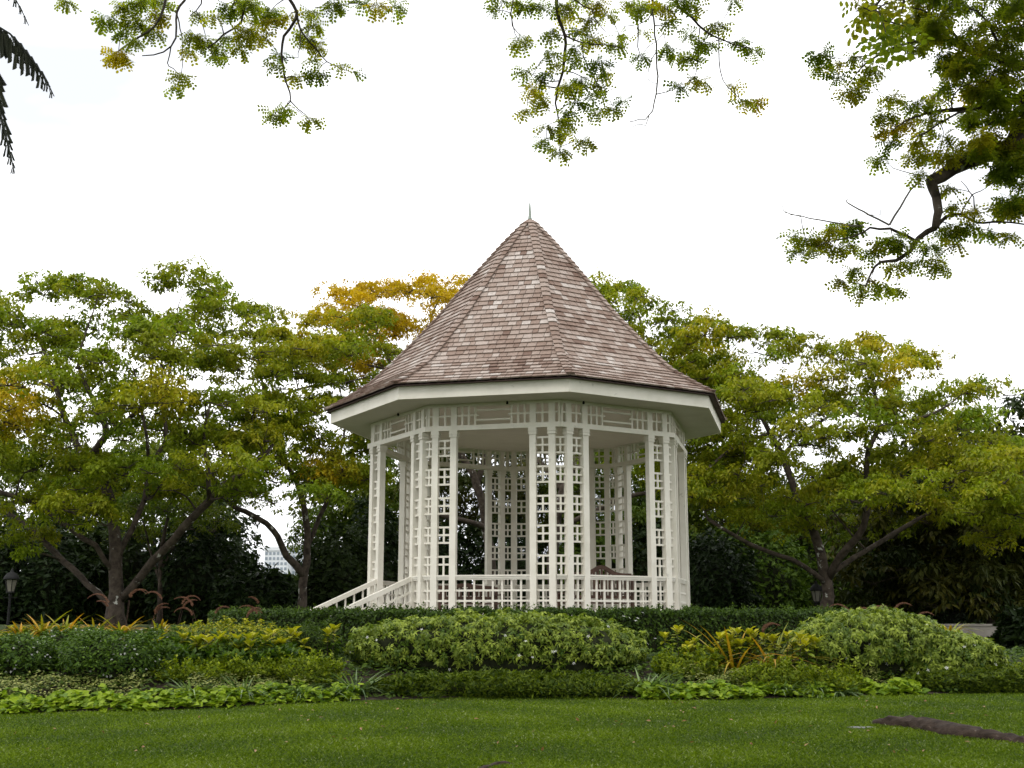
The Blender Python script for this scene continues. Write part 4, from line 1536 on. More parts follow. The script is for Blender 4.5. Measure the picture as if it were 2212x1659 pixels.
# ground covers: lime vine along the lawn edge, speckled cover, general cover
def cover(name, label, segs, n, L, W, mat, tm, h, cat, yjit=.35):
    pp = []
    for (x0, x1, off0, off1) in segs:
        m_ = int(n * (x1 - x0) / sum(s[1] - s[0] for s in segs))
        x = RNG.uniform(x0, x1, m_)
        u = RNG.random(m_)
        y = edge_y(x) + off0 + (off1 - off0) * u + .06 * np.sin(x * 5.1) + .05 * np.sin(x * 11.7)
        wv = .5 + .5 * np.sin(x * 6.3 + 2 * np.sin(x * 2.1)) * np.sin(y * 7 + x)
        z = hgt(x, y) + .02 + h * (.35 + .65 * wv) * np.sqrt(RNG.random(m_)) * np.minimum(1, .35 + 2.5 * u)
        pp.append(np.stack([x, y, z], -1))
    pos = np.concatenate(pp)
    m_ = len(pos)
    a = RNG.uniform(0, 6.28, m_)
    o_ = np.stack([np.cos(a), np.sin(a) - .35, 0 * a], -1)
    nn = unit(ZU + np.array([0, -.35, 0]) + RNG.normal(0, .32, (m_, 3)))
    Ls = L * RNG.uniform(.65, 1.2, m_)
    o = scatter(name, tm, pos, o_ + ZU * RNG.normal(0, .25, m_)[:, None], nn, Ls, Ls * W / L, mat)
    return props(o, label, cat, kind="stuff")


cover("lime_vine", "bright lime heart-leaved vine edging the left lawn border", [(-11, -2.3, .02, .62)], 3300, .115, .105, M['ipomoea'], T_heart(), .20, "ground cover")
cover("lime_vine", "bright lime heart-leaved vine edging the right lawn border", [(1.9, 6.4, .02, .55)], 1800, .115, .105, M['ipomoea'], T_heart(), .20, "ground cover")
cover("speckled_cover", "pale speckled ground cover behind the left lime vine", [(-11, -5.3, .5, 1.35), (-4.7, -3.0, .5, 1.2)], 9000, .05, .03, M['speckle'], T_leaf(), .26, "ground cover")
cover("speckled_cover", "pale speckled ground cover between the strap clumps right of centre", [(2.7, 5.9, .4, 1.3), (8.2, 12, .3, 1.0)], 8000, .05, .03, M['speckle'], T_leaf(), .27, "ground cover")
cover("bed_undergrowth", "dark leafy undergrowth filling the planting bed", [(-14, 11, .08, 3.6)], 34000, .09, .05, M['lowhedge'], T_leaf(), .22, "undergrowth")

# lawn blades
ng = 330000
y = 11.5 + (20.2 - 11.5) * RNG.random(ng) ** 1.15
x = RNG.uniform(-1, 1, ng) * (.46 * y + .8)
ok = y < edge_y(x) + .05
x, y = x[ok], y[ok]
m_ = len(x)
pos = np.stack([x, y, hgt(x, y) - .003], -1)
a = RNG.uniform(0, 6.28, m_)
o_ = np.stack([np.cos(a), np.sin(a), 0 * a], -1)
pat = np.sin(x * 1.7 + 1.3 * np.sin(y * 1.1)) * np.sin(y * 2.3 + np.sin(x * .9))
d = o_ + ZU * RNG.uniform(.3, 1.5, m_)[:, None]
yl = (RNG.random(m_) < .025 + .05 * (pat > .3)) * RNG.uniform(.4, 1, m_)  # share of pale blades imitating sheen speckles by colour, denser in patches
bl_ = (np.array([(0, .5, 0), (0, -.5, 0), (1, 0, -.25), (.55, .42, -.05), (.55, -.42, -.05)]), [(0, 1, 4, 3), (3, 4, 2)])
tri = (np.array([(0, .32, 0), (.5, .5, 0), (1, 0, -.2), (.45, -.5, 0)]), [(0, 1, 2, 3)])
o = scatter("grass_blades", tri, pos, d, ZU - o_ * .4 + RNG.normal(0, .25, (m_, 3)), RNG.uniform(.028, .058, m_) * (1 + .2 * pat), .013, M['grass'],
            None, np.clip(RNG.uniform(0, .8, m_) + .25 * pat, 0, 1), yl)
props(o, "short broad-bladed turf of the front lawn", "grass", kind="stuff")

# fallen leaves
m_ = 90
y = RNG.uniform(12.5, 18, m_)
x = RNG.uniform(-1, 1, m_) * .43 * y
nn = unit(ZU + RNG.normal(0, .35, (m_, 3)))
o = scatter("fallen_leaves", T_leaf(), np.stack([x, y, hgt(x, y) + .045], -1), np.cross(nn, RNG.normal(size=(m_, 3))), nn, RNG.uniform(.04, .08, m_), .03, M['deadleaf'])
props(o, "scattered brown fallen leaves on the lawn", "leaves", kind="stuff")


# ------------------------------------------------------------------ surface roots and stone on the lawn
def on_lawn(px_, row):
    lo, hi = 4.0, 40.0
    for _ in range(50):
        md = (lo + hi) / 2
        p = P(px_, row, md)
        if p[2] > hgt(p[0], p[1]):
            lo = md
        else:
            hi = md
    return P(px_, row, lo)


def root_mesh(name, label, rows, rads):
    pts = np.array([on_lawn(a, b_) for a, b_ in rows])
    pts[:, 2] += np.array(rads) * .05
    sp, sr = spline(pts, rads, .07)
    sr = sr * (1 + RNG.normal(0, .04, len(sr)))
    sp[:, 2] += RNG.normal(0, .006, len(sp))
    mb = MB().tube(sp, sr, 12, jitter=.12)
    ax_ = np.repeat(sp[:, 2], 12)
    mb.V[0][:, 2] = ax_ + (mb.V[0][:, 2] - ax_) * .62
    o = mb.build(name, M['root'], None, smooth=True)
    return props(o, label, "root", "surface roots on the lawn")


root_mesh("surface_root", "thick brown tree root lying across the lawn at right", [(1890, 1562), (1915, 1566), (1980, 1572), (2060, 1586), (2130, 1596), (2212, 1606), (2320, 1625)],
          [.05, .15, .19, .18, .14, .11, .08])
root_mesh("surface_root", "short brown root breaking the lawn at the bottom edge", [(1030, 1668), (1060, 1657), (1090, 1652), (1112, 1652)], [.03, .05, .05, .02])
c0 = on_lawn(1860, 1573)
mb = MB()
V = []
for k, (r_, z_) in enumerate(((.17, -.01), (.16, .012), (.12, .018))):
    for i in range(9):
        a = i * 2 * math.pi / 9
        f_ = 1 + .18 * math.sin(a * 2 + 1)
        V.append((c0[0] + r_ * f_ * math.cos(a), c0[1] + r_ * .55 * math.sin(a), c0[2] + z_))
F = [(k * 9 + i, k * 9 + (i + 1) % 9, (k + 1) * 9 + (i + 1) % 9, (k + 1) * 9 + i) for k in range(2) for i in range(9)] + [tuple(range(18, 27))]
mb.add(V, F)
props(mb.build("flat_stone", M['root_stone']), "flat pale stone in the grass beside the thick root", "stone")


# ------------------------------------------------------------------ lamp posts
m, n, l, b = new_mat("lantern_glass")
b.inputs["Base Color"].default_value = (.13, .12, .10, 1)
b.inputs["Roughness"].default_value = .25
M['lglass'] = m


def lamp_post(label, px_, row_c, y, s):
    c = P(px_, row_c, y)
    zb = float(hgt(c[0], y)) - .05
    e = empty("lamp_post", (c[0], y, zb), label, "lamp post", "lantern lamp posts")
    q = lambda prof_: [(r_ * s, z_ * s) for r_, z_ in prof_]
    MB().lathe((c[0], y, zb), [(.09 * s, 0), (.09 * s, .3 * s), (.05 * s, .38 * s), (.04 * s, c[2] - zb - .42 * s), (.06 * s, c[2] - zb - .34 * s), (.04 * s, c[2] - zb - .27 * s)], 10).build("post", M['iron'], e, smooth=False)
    MB().bar((c[0] - .22 * s, y, c[2] - .42 * s), (c[0] + .22 * s, y, c[2] - .42 * s), .02 * s, .02 * s).build("ladder_bar", M['iron'], e)
    MB().lathe(c, q([(.10, -.26), (.115, -.22), (.19, .14), (.185, .145)]), 6).build("glass", M['lglass'], e)
    mb = MB()
    for k in range(6):
        a = k * math.pi / 3
        o_ = np.array([math.cos(a), math.sin(a), 0])
        mb.tube([c + (o_ * .118 + ZU * -.22) * s, c + (o_ * .195 + ZU * .14) * s], .012 * s, 4)
    mb.lathe(c, q([(.05, -.285), (.13, -.27), (.13, -.225), (.05, -.224)]), 6)
    mb.build("frame", M['iron'], e)
    MB().lathe(c, q([(.235, .14), (.24, .17), (.215, .24), (.15, .33), (.07, .375), (.045, .40), (.05, .43), (.02, .47), (.008, .52)]), 12).build("cap", M['iron'], e, smooth=True)


lamp_post("black lantern lamp post at the left picture edge", 24, 1262, 31, .82)
lamp_post("black lantern lamp post half hidden by the pale right trunk", 1764, 1285, 43, 1.0)

# ------------------------------------------------------------------ distant tower and right-hand wall, car
tw = empty("apartment_tower", (P(625, 1245, 300)[0], 300, 1.0), "pale high-rise block seen between the left trees", "building")


def tower_block(pxl, pxr, rt, y, cols, rows_, nm):
    a, b_ = P(pxl, rt, y), P(pxr, rt, y)
    zt, zb = a[2], 1.0
    w = b_[0] - a[0]
    MB().box(((a[0] + b_[0]) / 2, y + 6, (zt + zb) / 2), (1, 0, 0), (0, 1, 0), (0, 0, 1), w, 12, zt - zb).build(nm, M['tower'], tw)
    mb0 = MB()
    fh = (zt - zb) / rows_
    for r_ in range(rows_ // 2, rows_):
        for c_ in range(cols):
            x_ = a[0] + w * (c_ + .5) / cols
            MB().box((x_, y - .04, zb + fh * (r_ + .5)), (1, 0, 0), (0, 1, 0), (0, 0, 1), w / cols * .62, .1, fh * .55).build("window", M['tower_glass'], tw)
    MB().box(((a[0] + b_[0]) / 2, y + 6, zt + .5), (1, 0, 0), (0, 1, 0), (0, 0, 1), w * 1.02, 12.4, .9).build("parapet", M['tower'], tw)


tower_block(572, 622, 1190, 300, 6, 14, "wall")
tower_block(624, 664, 1186, 306, 5, 14, "wall")

wl_c = P(2140, 1398, 41)
wa, wb = P(1990, 1352, 41.5), P(2420, 1352, 41.0)
o = MB().box(((wa[0] + wb[0]) / 2, 41.4, .3), (1, 0, 0), (0, 1, 0), (0, 0, 1), wb[0] - wa[0], .25, 2.23)
o.box(((wa[0] + wb[0]) / 2, 41.4, 1.45), (1, 0, 0), (0, 1, 0), (0, 0, 1), wb[0] - wa[0] + .1, .33, .07)
props(o.build("boundary_wall", M['concrete']), "pale plastered wall behind the right trees", "wall")

M['carpaint'] = noise_mat("car_paint", (.012, .013, .016), (.02, .021, .025), scale=3, rough=.25, spec=.6)
M['carglass'] = noise_mat("car_glass", (.02, .025, .03), (.03, .035, .04), scale=3, rough=.1, spec=.8)
M['red'] = noise_mat("tail_lamp", (.30, .012, .012), (.36, .02, .02), scale=5, rough=.3)
M['tyre'] = noise_mat("tyre", (.012, .012, .012), (.02, .02, .02), scale=9, rough=.9)
cc = P(2290, 1455, 35)
zc = float(hgt(cc[0], 35))
car = empty("parked_car", (cc[0], 35, zc), "dark parked car with red tail lamp glimpsed at the right edge", "car")
# side outline extruded across the car's width; rear end points to the left
side = [(-2.1, .32), (-2.15, .75), (-2.05, .95), (-1.6, 1.0), (-1.05, 1.42), (.3, 1.45), (1.05, 1.0), (2.0, .86), (2.15, .6), (2.1, .32)]
V = [(cc[0] + x_, 35 - .85 + (.12 if z_ > 1.2 else 0), zc + z_) for x_, z_ in side] + [(cc[0] + x_, 35 + .85 - (.12 if z_ > 1.2 else 0), zc + z_) for x_, z_ in side]
k = len(side)
F = [tuple(range(k))[::-1], tuple(range(k, 2 * k))] + [(i, (i + 1) % k, k + (i + 1) % k, k + i) for i in range(k)]
MB().add(V, F).build("body", M['carpaint'], car)
V = [(cc[0] + x_, 35 + yy_, zc + z_) for x_, z_, yy_ in ((-1.45, 1.03, -.845), (.75, 1.03, -.845), (.2, 1.38, -.745), (-1.0, 1.38, -.745))]
MB().add([(v[0], v[1] - .012, v[2]) for v in V] + [(v[0], v[1] + .03, v[2]) for v in V], [(0, 1, 2, 3), (0, 4, 5, 1), (1, 5, 6, 2), (2, 6, 7, 3), (3, 7, 4, 0)]).build("window", M['carglass'], car)
MB().box((cc[0] - 2.09, 35 - .7, zc + .78), (1, 0, 0), (0, 1, 0), (0, 0, 1), .14, .32, .16).build("tail_lamp", M['red'], car)
for sx in (-1.3, 1.35):
    mb = MB()
    pts = [(cc[0] + sx, 35 - .88, zc + .31), (cc[0] + sx, 35 - .68, zc + .31)]
    mb.tube(pts, .31, 16)
    mb.build("wheel", M['tyre'], car)


# ------------------------------------------------------------------ overhanging trees
def crop_pt(cx0, cy0, sc, x, y):
    """crop pixel -> 2212-wide picture pixel"""
    return (cx0 + x / sc) / 1.85172, (cy0 + y / sc) / 1.85172


def hanging_spray(root, cx0, cy0, sc, branches, clumps, y0, rmul, yel_clumps=(), per=13, LL=.13, bare=()):
    """branches: polylines in crop pixels with start radius; clumps: (x, y, r)"""
    bb = MB()
    db = MB()
    pool, prr = [], []
    for bi, (r0, r1, pts) in enumerate(branches):
        w = []
        dy = RNG.uniform(-.5, .5)
        for k, (a, b_) in enumerate(pts):
            px_, row = crop_pt(cx0, cy0, sc, a, b_)
            w.append(P(px_, row, y0 + dy * k / max(1, len(pts) - 1)))
        sp, sr = spline(np.array(w), np.linspace(r0, r1, len(w)) * rmul, .10)
        sp[1:-1] += RNG.normal(0, .006, (len(sp) - 2, 3)) + RNG.normal(0, .12, (len(sp) - 2, 3)) * sr[1:-1, None]
        (db if bi in bare else bb).tube(sp, sr, 7, cap=True)
        pool.append(sp)
        prr.append(sr)
    PL, RL = np.concatenate(pool), np.concatenate(prr)
    pos, dr, nm, tn_, yl, Ln = [], [], [], [], [], []
    for ci, (a, b_, r_) in enumerate(clumps):
        px_, row = crop_pt(cx0, cy0, sc, a, b_)
        dyc = RNG.uniform(-.45, .45)
        c = P(px_, row, y0 + dyc)
        R = r_ / sc / 1.85172 / F2 * y0
        j = int(np.argmin(np.linalg.norm(PL - c, axis=1)))
        s = PL[j]
        Ld = np.linalg.norm(c - s)
        if Ld > .03:
            md = (s + c) / 2 + np.array([0, 0, .06 * Ld]) + RNG.normal(0, .06, 3) * Ld
            sp, sr = spline([s, md, c], [min(.008, RL[j] * .8), .005, .003], .08)
            bb.tube(sp, sr, 5, cap=False)
            PL = np.concatenate([PL, sp[1:]])
            RL = np.concatenate([RL, sr[1:]])
        npr = max(6, int(per * 2.5 * (R / .1) ** 1.4))
        yb = .5 if ci in yel_clumps else max(0, RNG.normal(.06, .12))
        tb_ = RNG.uniform(.1, .8)
        for q in range(npr):
            an = RNG.uniform(0, 6.28)
            o_ = np.array([math.cos(an), math.sin(an), 0])
            off = o_ * R * .55 * math.sqrt(RNG.random()) + ZU * R * RNG.uniform(-.15, .55)
            pos.append(c + off)
            dr.append(o_ + ZU * RNG.uniform(-1.5, .25))
            nm.append(ZU * .7 + o_ * .6 + RNG.normal(0, .45, 3))
            tn_.append(np.clip(tb_ + RNG.normal(0, .18), 0, 1))
            yl.append(np.clip(yb * RNG.uniform(.6, 1.3), 0, 1))
            Ln.append(LL * RNG.uniform(.65, 1.15))
    Ln = np.array(Ln)
    bb.build("branches", M['twig'], root)["kind"] = "stuff"
    if db.n:
        db.build("dead_twigs", M['dead_twig'], root)["kind"] = "stuff"
    scatter("leaves", T_pinnate(4, .32, .22), np.array(pos), np.array(dr), np.array(nm), Ln, Ln, M['near'], root, np.array(tn_), np.array(yl))


def canopy(root, cx, cy, R, n, zlo, zhi, mat, keep=None):
    """leafy crown overhead, kept above the field of view"""
    a = RNG.uniform(0, 6.28, n)
    q = np.sqrt(RNG.random(n)) * R
    c = np.stack([cx + q * np.cos(a), cy + q * np.sin(a), RNG.uniform(zlo, zhi, n) + 1.5 * (1 - (q / R) ** 2)], -1)
    lim = CAM_Z + .60 * np.maximum(c[:, 1], 0) + 1.6
    c[:, 2] = np.maximum(c[:, 2], lim)
    if keep is not None:
        c = c[keep(c)]
    rr = RNG.uniform(.7, 1.3, len(c))
    pos, d, nm, pi, li = clump_leaves(c, rr, 9, 9, .34, .16)
    Ls = .34 * RNG.uniform(.7, 1.2, len(pos))
    scatter("crown", T_leaf(), pos, d, nm, Ls, Ls * .5, mat, root)
    return c


def limb_set(root, lines, name="trunk"):
    mb = MB()
    for pts, rr in lines:
        sp, sr = spline(np.array(pts, float), rr, .4)
        sp[1:-1] += RNG.normal(0, 1, (len(sp) - 2, 3)) * sr[1:-1, None] * .12
        mb.tube(sp, sr, 9, jitter=.04)
    mb.build(name, M['bark'], root, smooth=True)


# tree A: stands behind the viewpoint; its outer twigs hang in from the top edge
ta = empty("overhanging_tree", (-2.5, -5, float(hgt(-2.5, -5))), "rain tree whose drooping leafy twigs hang in along the top edge", "tree", "overhanging trees")
limb_set(ta, [
    ([(-2.5, -5, -.2), (-2.4, -5, 2.5), (-2.2, -4.7, 5)], [.62, .48, .42]),
    ([(-2.2, -4.7, 5), (-2.6, -1, 8), (-3.0, 4, 10.2), (-3.3, 9, 11.3), (-3.2, 13, 11.4)], [.34, .28, .2, .12, .05]),
    ([(-2.2, -4.7, 5), (-.8, -1.5, 8), (.6, 4, 10.4), (1.4, 9, 11.4), (1.6, 13.2, 11.6)], [.32, .26, .19, .12, .05]),
    ([(-2.2, -4.7, 5), (-6, -4, 8.5), (-10, -2, 10.5), (-13, 1, 11)], [.3, .22, .14, .06]),
    ([(-2.2, -4.7, 5), (1.5, -7, 8.5), (5, -8, 10.5), (9, -7, 11.3)], [.3, .22, .14, .06]),
    ([(-3.3, 9, 11.3), (-2.6, 11.5, 10.6), (-2.3, 13, 9.6)], [.07, .05, .03]),
    ([(-3.3, 9, 11.3), (-1.4, 11.5, 10.8), (-.9, 13, 9.6)], [.07, .05, .03]),
    ([(1.4, 9, 11.4), (.7, 11.5, 10.6), (.65, 13, 9.6)], [.07, .05, .03]),
    ([(1.4, 9, 11.4), (2.2, 11.8, 10.6), (2.3, 13, 9.6)], [.07, .05, .03]),
])
canopy(ta, -1.5, 1.0, 13.5, 430, 9.5, 12.5, M['rain'], keep=lambda c: c[:, 1] < 12.5)

S1 = (0, 0, 2212 / 1700)
br1 = [(.022, .008, [(855, -200), (860, -60), (850, 40), (800, 140), (680, 220), (600, 280)]),
       (.018, .006, [(1010, -200), (980, -40), (915, 60), (920, 140), (890, 240), (800, 285), (740, 290)]),
       (.009, .004, [(915, 60), (945, 180), (945, 290)]),
       (.022, .008, [(1190, -200), (1200, -30), (1250, 20), (1262, 110), (1160, 180), (1080, 250)]),
       (.024, .006, [(1460, -200), (1500, -20), (1545, 65), (1480, 190), (1465, 280), (1485, 410), (1515, 530), (1440, 575)]),
       (.008, .004, [(1515, 530), (1590, 600), (1620, 640)]),
       (.014, .004, [(1545, 65), (1565, 160), (1650, 260), (1700, 320), (1840, 380)]),
       (.008, .004, [(1565, 170), (1552, 300)]),
       (.008, .004, [(890, 240), (870, 330), (905, 360), (940, 400)]),
       (.012, .005, [(1040, -200), (1050, 20), (990, 80)]),
       (.012, .005, [(1700, -200), (1740, 10), (1640, 40)]),
       (.012, .005, [(1960, -200), (1960, 20)]),
       (.012, .005, [(330, -200), (340, 0)]),
       (.012, .005, [(2060, -200), (2060, 20)])]
cl1 = [(660, 60, 80), (560, 110, 60), (700, 130, 70), (820, 90, 60), (800, 170, 50), (620, 290, 65), (580, 300, 40), (1040, 80, 40), (1120, 90, 30), (1200, 60, 70), (1300, 40, 75), (1400, 70, 70),
       (1000, 200, 60), (1080, 230, 60), (1140, 270, 50), (1290, 180, 80), (1360, 190, 50), (1250, 250, 50), (1500, 90, 30), (1640, 130, 50), (1600, 210, 70), (1650, 250, 50), (1450, 290, 35),
       (1440, 340, 30), (1540, 400, 35), (1650, 390, 60), (1430, 600, 60), (1480, 570, 40), (1620, 630, 45), (940, 400, 45), (910, 450, 32), (1780, 340, 20), (1840, 375, 18), (1740, 30, 60),
       (1960, 40, 50), (1890, 20, 35), (2060, 40, 40), (350, 15, 40), (1620, 70, 40), (700, 220, 40), (850, 20, 40), (720, 10, 60), (640, 170, 35), (1180, 200, 40), (1420, 110, 40), (1640, 310, 30),
       (780, 10, 60), (1260, 10, 60), (1350, 110, 40), (990, 270, 40), (1110, 300, 28)]
hanging_spray(ta, *S1, br1, cl1, 13.0, 1.0, yel_clumps=(5, 6))
S2 = (1900, 0, 2212 / 1300)
br2 = [(.028, .006, [(550, -250), (555, -60), (560, 80), (610, 240), (600, 480), (560, 600), (550, 700), (570, 840), (580, 1000)]),
       (.012, .004, [(610, 240), (740, 290), (900, 310), (1020, 330)]),
       (.008, .003, [(600, 480), (730, 520), (800, 560)]),
       (.008, .003, [(575, 550), (460, 540), (330, 470)]),
       (.008, .003, [(730, 300), (760, 450), (820, 550), (880, 650), (910, 710), (1030, 690)]),
       (.012, .004, [(660, -200), (680, 0), (790, 60), (820, 150), (890, 220)]),
       (.012, .004, [(270, -200), (260, -20), (250, 130), (270, 200), (310, 240)]),
       (.013, .005, [(1205, 60), (1210, 80), (1230, 300), (1240, 560), (1225, 700), (1185, 790), (1120, 815), (1050, 830)]),
       (.006, .003, [(1185, 790), (1165, 845), (1100, 850), (1070, 868)]),
       (.008, .004, [(1210, 80), (1150, 150), (1010, 180)]),
       (.006, .003, [(1235, 350), (1185, 450), (1180, 540), (1240, 572)]),
       (.010, .004, [(1380, 50), (1310, 170), (1240, 280)]),
       (.024, .006, [(1370, -250), (1375, -40), (1380, 40), (1480, 130), (1600, 230), (1700, 280), (1880, 330)]),
       (.008, .003, [(1660, 270), (1665, 480), (1720, 590), (1800, 670), (1880, 710)]),
       (.008, .003, [(1530, 190), (1515, 420), (1490, 530), (1400, 580)]),
       (.022, .012, [(1200, -250), (1205, -40), (1208, 60)]),
       (.010, .004, [(1110, 170), (1110, 320), (1130, 390)])]
cl2 = [(140, 75, 35), (170, 5, 40), (340, 50, 60), (430, 50, 60), (560, 40, 50), (640, 50, 50), (830, 30, 60), (610, 130, 50), (780, 150, 60), (900, 110, 60), (520, 230, 60), (310, 290, 80), (730, 220, 60),
       (800, 280, 70), (960, 310, 60), (980, 240, 35), (500, 370, 50), (660, 400, 60), (850, 440, 80), (340, 490, 50), (480, 510, 50), (720, 570, 80), (860, 590, 50), (380, 620, 70), (440, 690, 70), (700, 700, 50),
       (800, 650, 50), (640, 770, 50), (840, 770, 50), (940, 740, 35), (1010, 685, 30), (620, 840, 60), (480, 860, 40), (480, 960, 50), (560, 900, 40), (640, 900, 40), (580, 1040, 60), (750, 960, 50), (350, 760, 40),
       (1050, 30, 50), (1120, 60, 60), (1200, 30, 60), (1300, 60, 70), (1420, 20, 80), (1500, 50, 50), (1320, 150, 40), (1650, 190, 70), (1460, 240, 50), (1540, 300, 60), (1600, 310, 50), (1800, 290, 60), (1890, 350, 60),
       (1300, 330, 50), (1370, 390, 60), (1440, 390, 50), (1510, 390, 40), (1130, 390, 50), (1540, 560, 50), (1400, 590, 50), (1480, 530, 30), (1760, 590, 40), (1880, 710, 75), (1830, 690, 40), (1140, 220, 25), (1760, 10, 40),
       (280, 20, 50), (720, 10, 50), (600, 600, 40), (640, 590, 50), (870, 510, 50), (680, 330, 50), (560, 440, 30), (440, 560, 40)]
hanging_spray(ta, *S2, br2, cl2, 13.2, 1.0, yel_clumps=(61,), bare=(7, 8, 10))

# tree B: right-hand tree, its heavy limb enters at the right edge
tbx, tby = 11.5, 12.5
t2 = empty("overhanging_tree", (tbx, tby, float(hgt(tbx, tby))), "rain tree whose thick bare-ended limb reaches in at the upper right", "tree", "overhanging trees")


def cp3(x, y, d):
    a, b_ = crop_pt(3000, 0, 1455 / 1096, x, y)
    return P(a, b_, d)


limb_set(t2, [
    ([(tbx, tby, -.2), (tbx - .1, tby, 2.2), (tbx - .4, tby + .1, 4.2)], [.55, .42, .36]),
    ([(tbx - .4, tby + .1, 4.2), (9.2, 12.8, 5.4), cp3(1640, 560, 13), cp3(1500, 640, 13), cp3(1430, 715, 13), cp3(1392, 775, 13), cp3(1330, 795, 13), cp3(1250, 812, 13), cp3(1080, 890, 12.9), cp3(960, 962, 12.8)],
     [.3, .2, .15, .135, .125, .115, .105, .10, .085, .07]),
    ([cp3(960, 960, 12.8), cp3(985, 1040, 12.8), cp3(1000, 1120, 12.7), cp3(985, 1210, 12.7)], [.06, .052, .048, .046]),
    ([(tbx - .4, tby + .1, 4.2), (9.0, 13, 8.4), cp3(1600, 350, 13.4), cp3(1350, 320, 13.3), cp3(1180, 270, 13.2), cp3(1050, 210, 13.1)], [.25, .15, .075, .06, .045, .03]),
    ([(9.2, 12.8, 6.4), cp3(1640, 490, 13.5), cp3(1480, 520, 13.3), cp3(1330, 550, 13.2), cp3(1180, 575, 13.1), cp3(1000, 590, 13)], [.14, .07, .05, .04, .032, .022]),
    ([(tbx - .4, tby + .1, 4.2), (11.5, 10, 8), (9, 6, 10.6), (6, 3, 11.6)], [.28, .2, .12, .05]),
    ([(tbx - .4, tby + .1, 4.2), (13.5, 14, 8), (15, 17, 10.5)], [.28, .18, .08]),
    ([(9.0, 13, 8.4), (7.5, 12.5, 10.4), (5.2, 12.4, 10.9)], [.14, .09, .04]),
])
S3 = (3000, 0, 1455 / 1096)
br3 = [(.034, .008, [(985, 1210), (900, 1260), (850, 1330), (780, 1380), (700, 1390), (640, 1450), (615, 1520)]),
       (.022, .006, [(870, 1275), (800, 1240), (740, 1215), (640, 1215), (560, 1250), (430, 1285)]),
       (.012, .006, [(740, 1195), (630, 1140), (580, 1110), (520, 1080), (518, 1055)]),
       (.013, .007, [(740, 1195), (800, 1100), (850, 1010), (890, 970), (910, 1000)]),
       (.011, .003, [(600, 1200), (490, 1190), (370, 1170), (270, 1150), (180, 1120), (170, 1060)]),
       (.024, .008, [(985, 1210), (1040, 1150), (1120, 1135), (1200, 1180), (1340, 1180), (1480, 1195)]),
       (.010, .005, [(1120, 1135), (1180, 1040), (1250, 1000)]),
       (.024, .005, [(1050, 210), (880, 220), (700, 280), (600, 350), (530, 440)]),
       (.008, .003, [(690, 280), (590, 300), (470, 310), (400, 290)]),
       (.020, .005, [(1000, 590), (850, 630), (760, 690)]),
       (.018, .005, [(1380, 550), (1100, 600), (980, 680), (850, 740)]),
       (.012, .005, [(1075, 590), (1080, 500), (1180, 440)]),
       (.007, .003, [(960, 935), (850, 920), (760, 890), (720, 860)]),
       (.010, .004, [(1200, 1130), (1180, 1050), (1120, 960)]),
       (.006, .002, [(620, 1140), (690, 1140), (700, 1090)]),
       (.006, .002, [(270, 1150), (200, 1130), (160, 1130)]),
       (.02, .006, [(1350, 320), (1280, 150), (1200, 60), (1050, 30)]),
       (.02, .006, [(1180, 270), (1000, 100), (860, 40)]),
       (.02, .006, [(1250, 812), (1230, 700), (1300, 640)]),
       (.02, .006, [(1392, 775), (1350, 900), (1280, 980)]),
       (.02, .006, [(1500, 640), (1480, 900), (1420, 1040)]),
       (.004, .002, [(690, 270), (640, 250), (610, 200)]),
       (.004, .002, [(370, -60), (365, 60), (330, 90), (295, 95)])]
cl3 = [(370, 290, 60), (380, 360, 45), (440, 340, 40), (560, 310, 40), (470, 410, 45), (640, 420, 60), (560, 480, 60), (520, 500, 40), (650, 370, 50),
       (760, 530, 60), (720, 620, 70), (740, 700, 60), (820, 660, 60), (740, 760, 40), (680, 850, 50), (900, 570, 80), (960, 640, 60), (1000, 520, 60), (1050, 450, 70), (1200, 500, 80), (1260, 440, 70),
       (1300, 500, 60), (900, 760, 50), (930, 700, 50), (1030, 730, 40), (870, 840, 60), (1050, 830, 80), (960, 830, 60), (900, 930, 40),
       (500, 1220, 70), (560, 1200, 60), (300, 1280, 60), (380, 1290, 60), (460, 1320, 50), (260, 1330, 40), (540, 1310, 40), (760, 1280, 70), (830, 1300, 50), (700, 1300, 50), (640, 1340, 40),
       (780, 1420, 50), (870, 1400, 40), (960, 1320, 60), (980, 1380, 40), (1000, 1430, 50), (560, 1440, 50), (480, 1500, 40), (580, 1520, 40), (640, 1490, 30), (700, 1530, 50), (770, 1540, 40), (600, 1560, 40),
       (1100, 1210, 60), (1040, 1230, 50), (1180, 1210, 50), (1260, 1240, 40), (1380, 1260, 50), (1100, 1295, 30), (1060, 1000, 40), (1080, 1100, 40), (1200, 1130, 50), (230, 1250, 30), (330, 1330, 35), (430, 1220, 40)]
for _ in range(70):
    xx, yy = RNG.uniform(760, 1600), RNG.uniform(-60, 420)
    if xx - 760 > (yy - 120) * .9:
        cl3.append((xx, yy, RNG.uniform(50, 85)))
for _ in range(62):
    xx, yy = RNG.uniform(1130, 1620), RNG.uniform(560, 1120)
    if (xx - 1130) > (yy - 800) * .6:
        cl3.append((xx, yy, RNG.uniform(50, 85)))
for _ in range(16):
    cl3.append((RNG.uniform(1150, 1560), RNG.uniform(420, 600), RNG.uniform(45, 70)))
hanging_spray(t2, *S3, br3, cl3, 12.9, 1.0, yel_clumps=(11, 12, 19, 20), bare=(2, 3, 4, 12, 14, 15, 21, 22))
canopy(t2, 11, 11, 9.0, 190, 9.5, 12.5, M['rain'], keep=lambda c: (c[:, 0] > 1.0) & (c[:, 1] < 13.5))
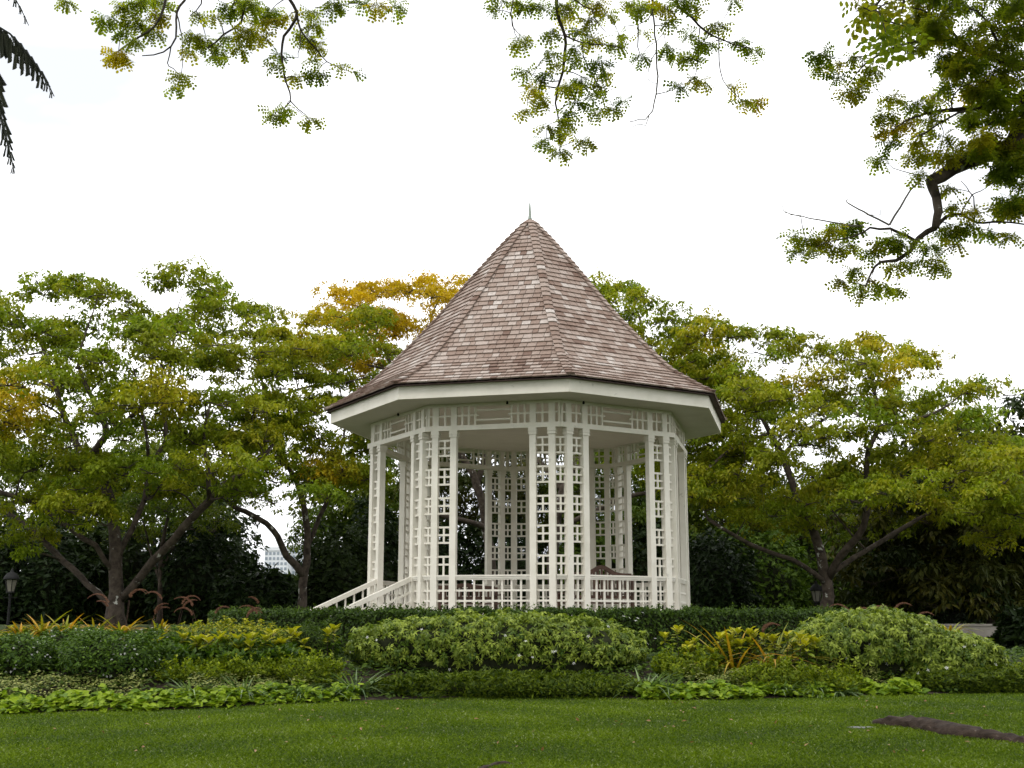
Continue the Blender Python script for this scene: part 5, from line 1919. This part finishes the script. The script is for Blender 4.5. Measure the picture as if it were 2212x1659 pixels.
# a nearer twig of the same tree with bigger-looking leaflets at the top
nb = [(.010, .003, [(760, -120), (700, -20), (640, 40), (560, 60)]), (.008, .003, [(840, -60), (800, 60), (740, 120), (720, 220)])]
ncl = [(560, 50, 55), (640, 60, 55), (700, 30, 60), (720, 170, 45), (730, 230, 40), (820, 140, 40), (590, 20, 40), (760, 10, 50)]
hanging_spray(t2, *S3, nb, ncl, 6.2, 1.0, per=5, LL=.17)


# ------------------------------------------------------------------ tree fern at the upper left
fx, fy = -5.1, 7.2
tf = empty("tree_fern", (fx, fy, float(hgt(fx, fy))), "dark tree fern fronds hanging in at the upper left corner", "tree fern")
limb_set(tf, [([(fx, fy, -.1), (fx + .05, fy, 2.4), (fx, fy, 4.7)], [.16, .12, .13])])


def frond(pts, plen, mat=None):
    sp, sr = spline(np.array(pts, float), np.linspace(.012, .003, len(pts)), .06)
    mb = MB()
    mb.tube(sp, sr, 5)
    n_ = len(sp)
    pos, d, nn, Ls = [], [], [], []
    tg = unit(np.gradient(sp, axis=0))
    for i in range(int(n_ * .18), n_ - 1):
        f_ = i / (n_ - 1)
        L_ = plen * (1 - ((f_ - .15) / .85) ** 1.5) ** .8 + .02 if f_ > .15 else plen
        side = unit(np.cross(tg[i], np.array([0, -1.0, .2])))
        for s in (-1, 1):
            dd = side * s * .25 + tg[i] * .3 + np.array([0, 0, -.9])
            pos.append(sp[i] + tg[i] * (.03 if s > 0 else 0))
            d.append(dd)
            nn.append(np.array([.25 * s, -1, .25]) + RNG.normal(0, .15, 3))
            Ls.append(L_ * RNG.uniform(.85, 1.1))
    e = mb.build("frond", M['fern'], tf)
    tv, tf_ = T_pinnate(15, .24, .10)
    scatter("pinnae", (tv, tf_), np.array(pos), np.array(d), np.array(nn), np.array(Ls), np.array(Ls), M['fern'], e)


c_ = np.array([fx, fy, 4.7])
frond([c_, (-4.5, fy, 5.35), (-3.75, fy, 5.55), P(0, 60, 7.2), P(48, 102, 7.2), P(85, 150, 7.2), P(117, 208, 7.2)], .38)
frond([c_, (-4.4, 6.9, 4.95), (-3.8, 6.8, 4.9), P(-40, 120, 6.8), P(-5, 225, 6.8), P(15, 300, 6.8), P(32, 375, 6.8)], .32)
frond([c_, (-4.5, 7.4, 5.6), (-3.9, 7.5, 6.0), P(-60, -70, 7.6), P(10, -30, 7.6), P(40, 10, 7.6), P(62, 55, 7.6)], .22)
for a in np.linspace(0, 6.28, 9)[:-1]:
    if -1.0 < math.sin(a) and math.cos(a) > .6:
        continue
    o_ = np.array([math.cos(a), math.sin(a), 0])
    frond([c_, c_ + o_ * .7 + ZU * .6, c_ + o_ * 1.5 + ZU * .5, c_ + o_ * 2.1 - ZU * .3], .22)
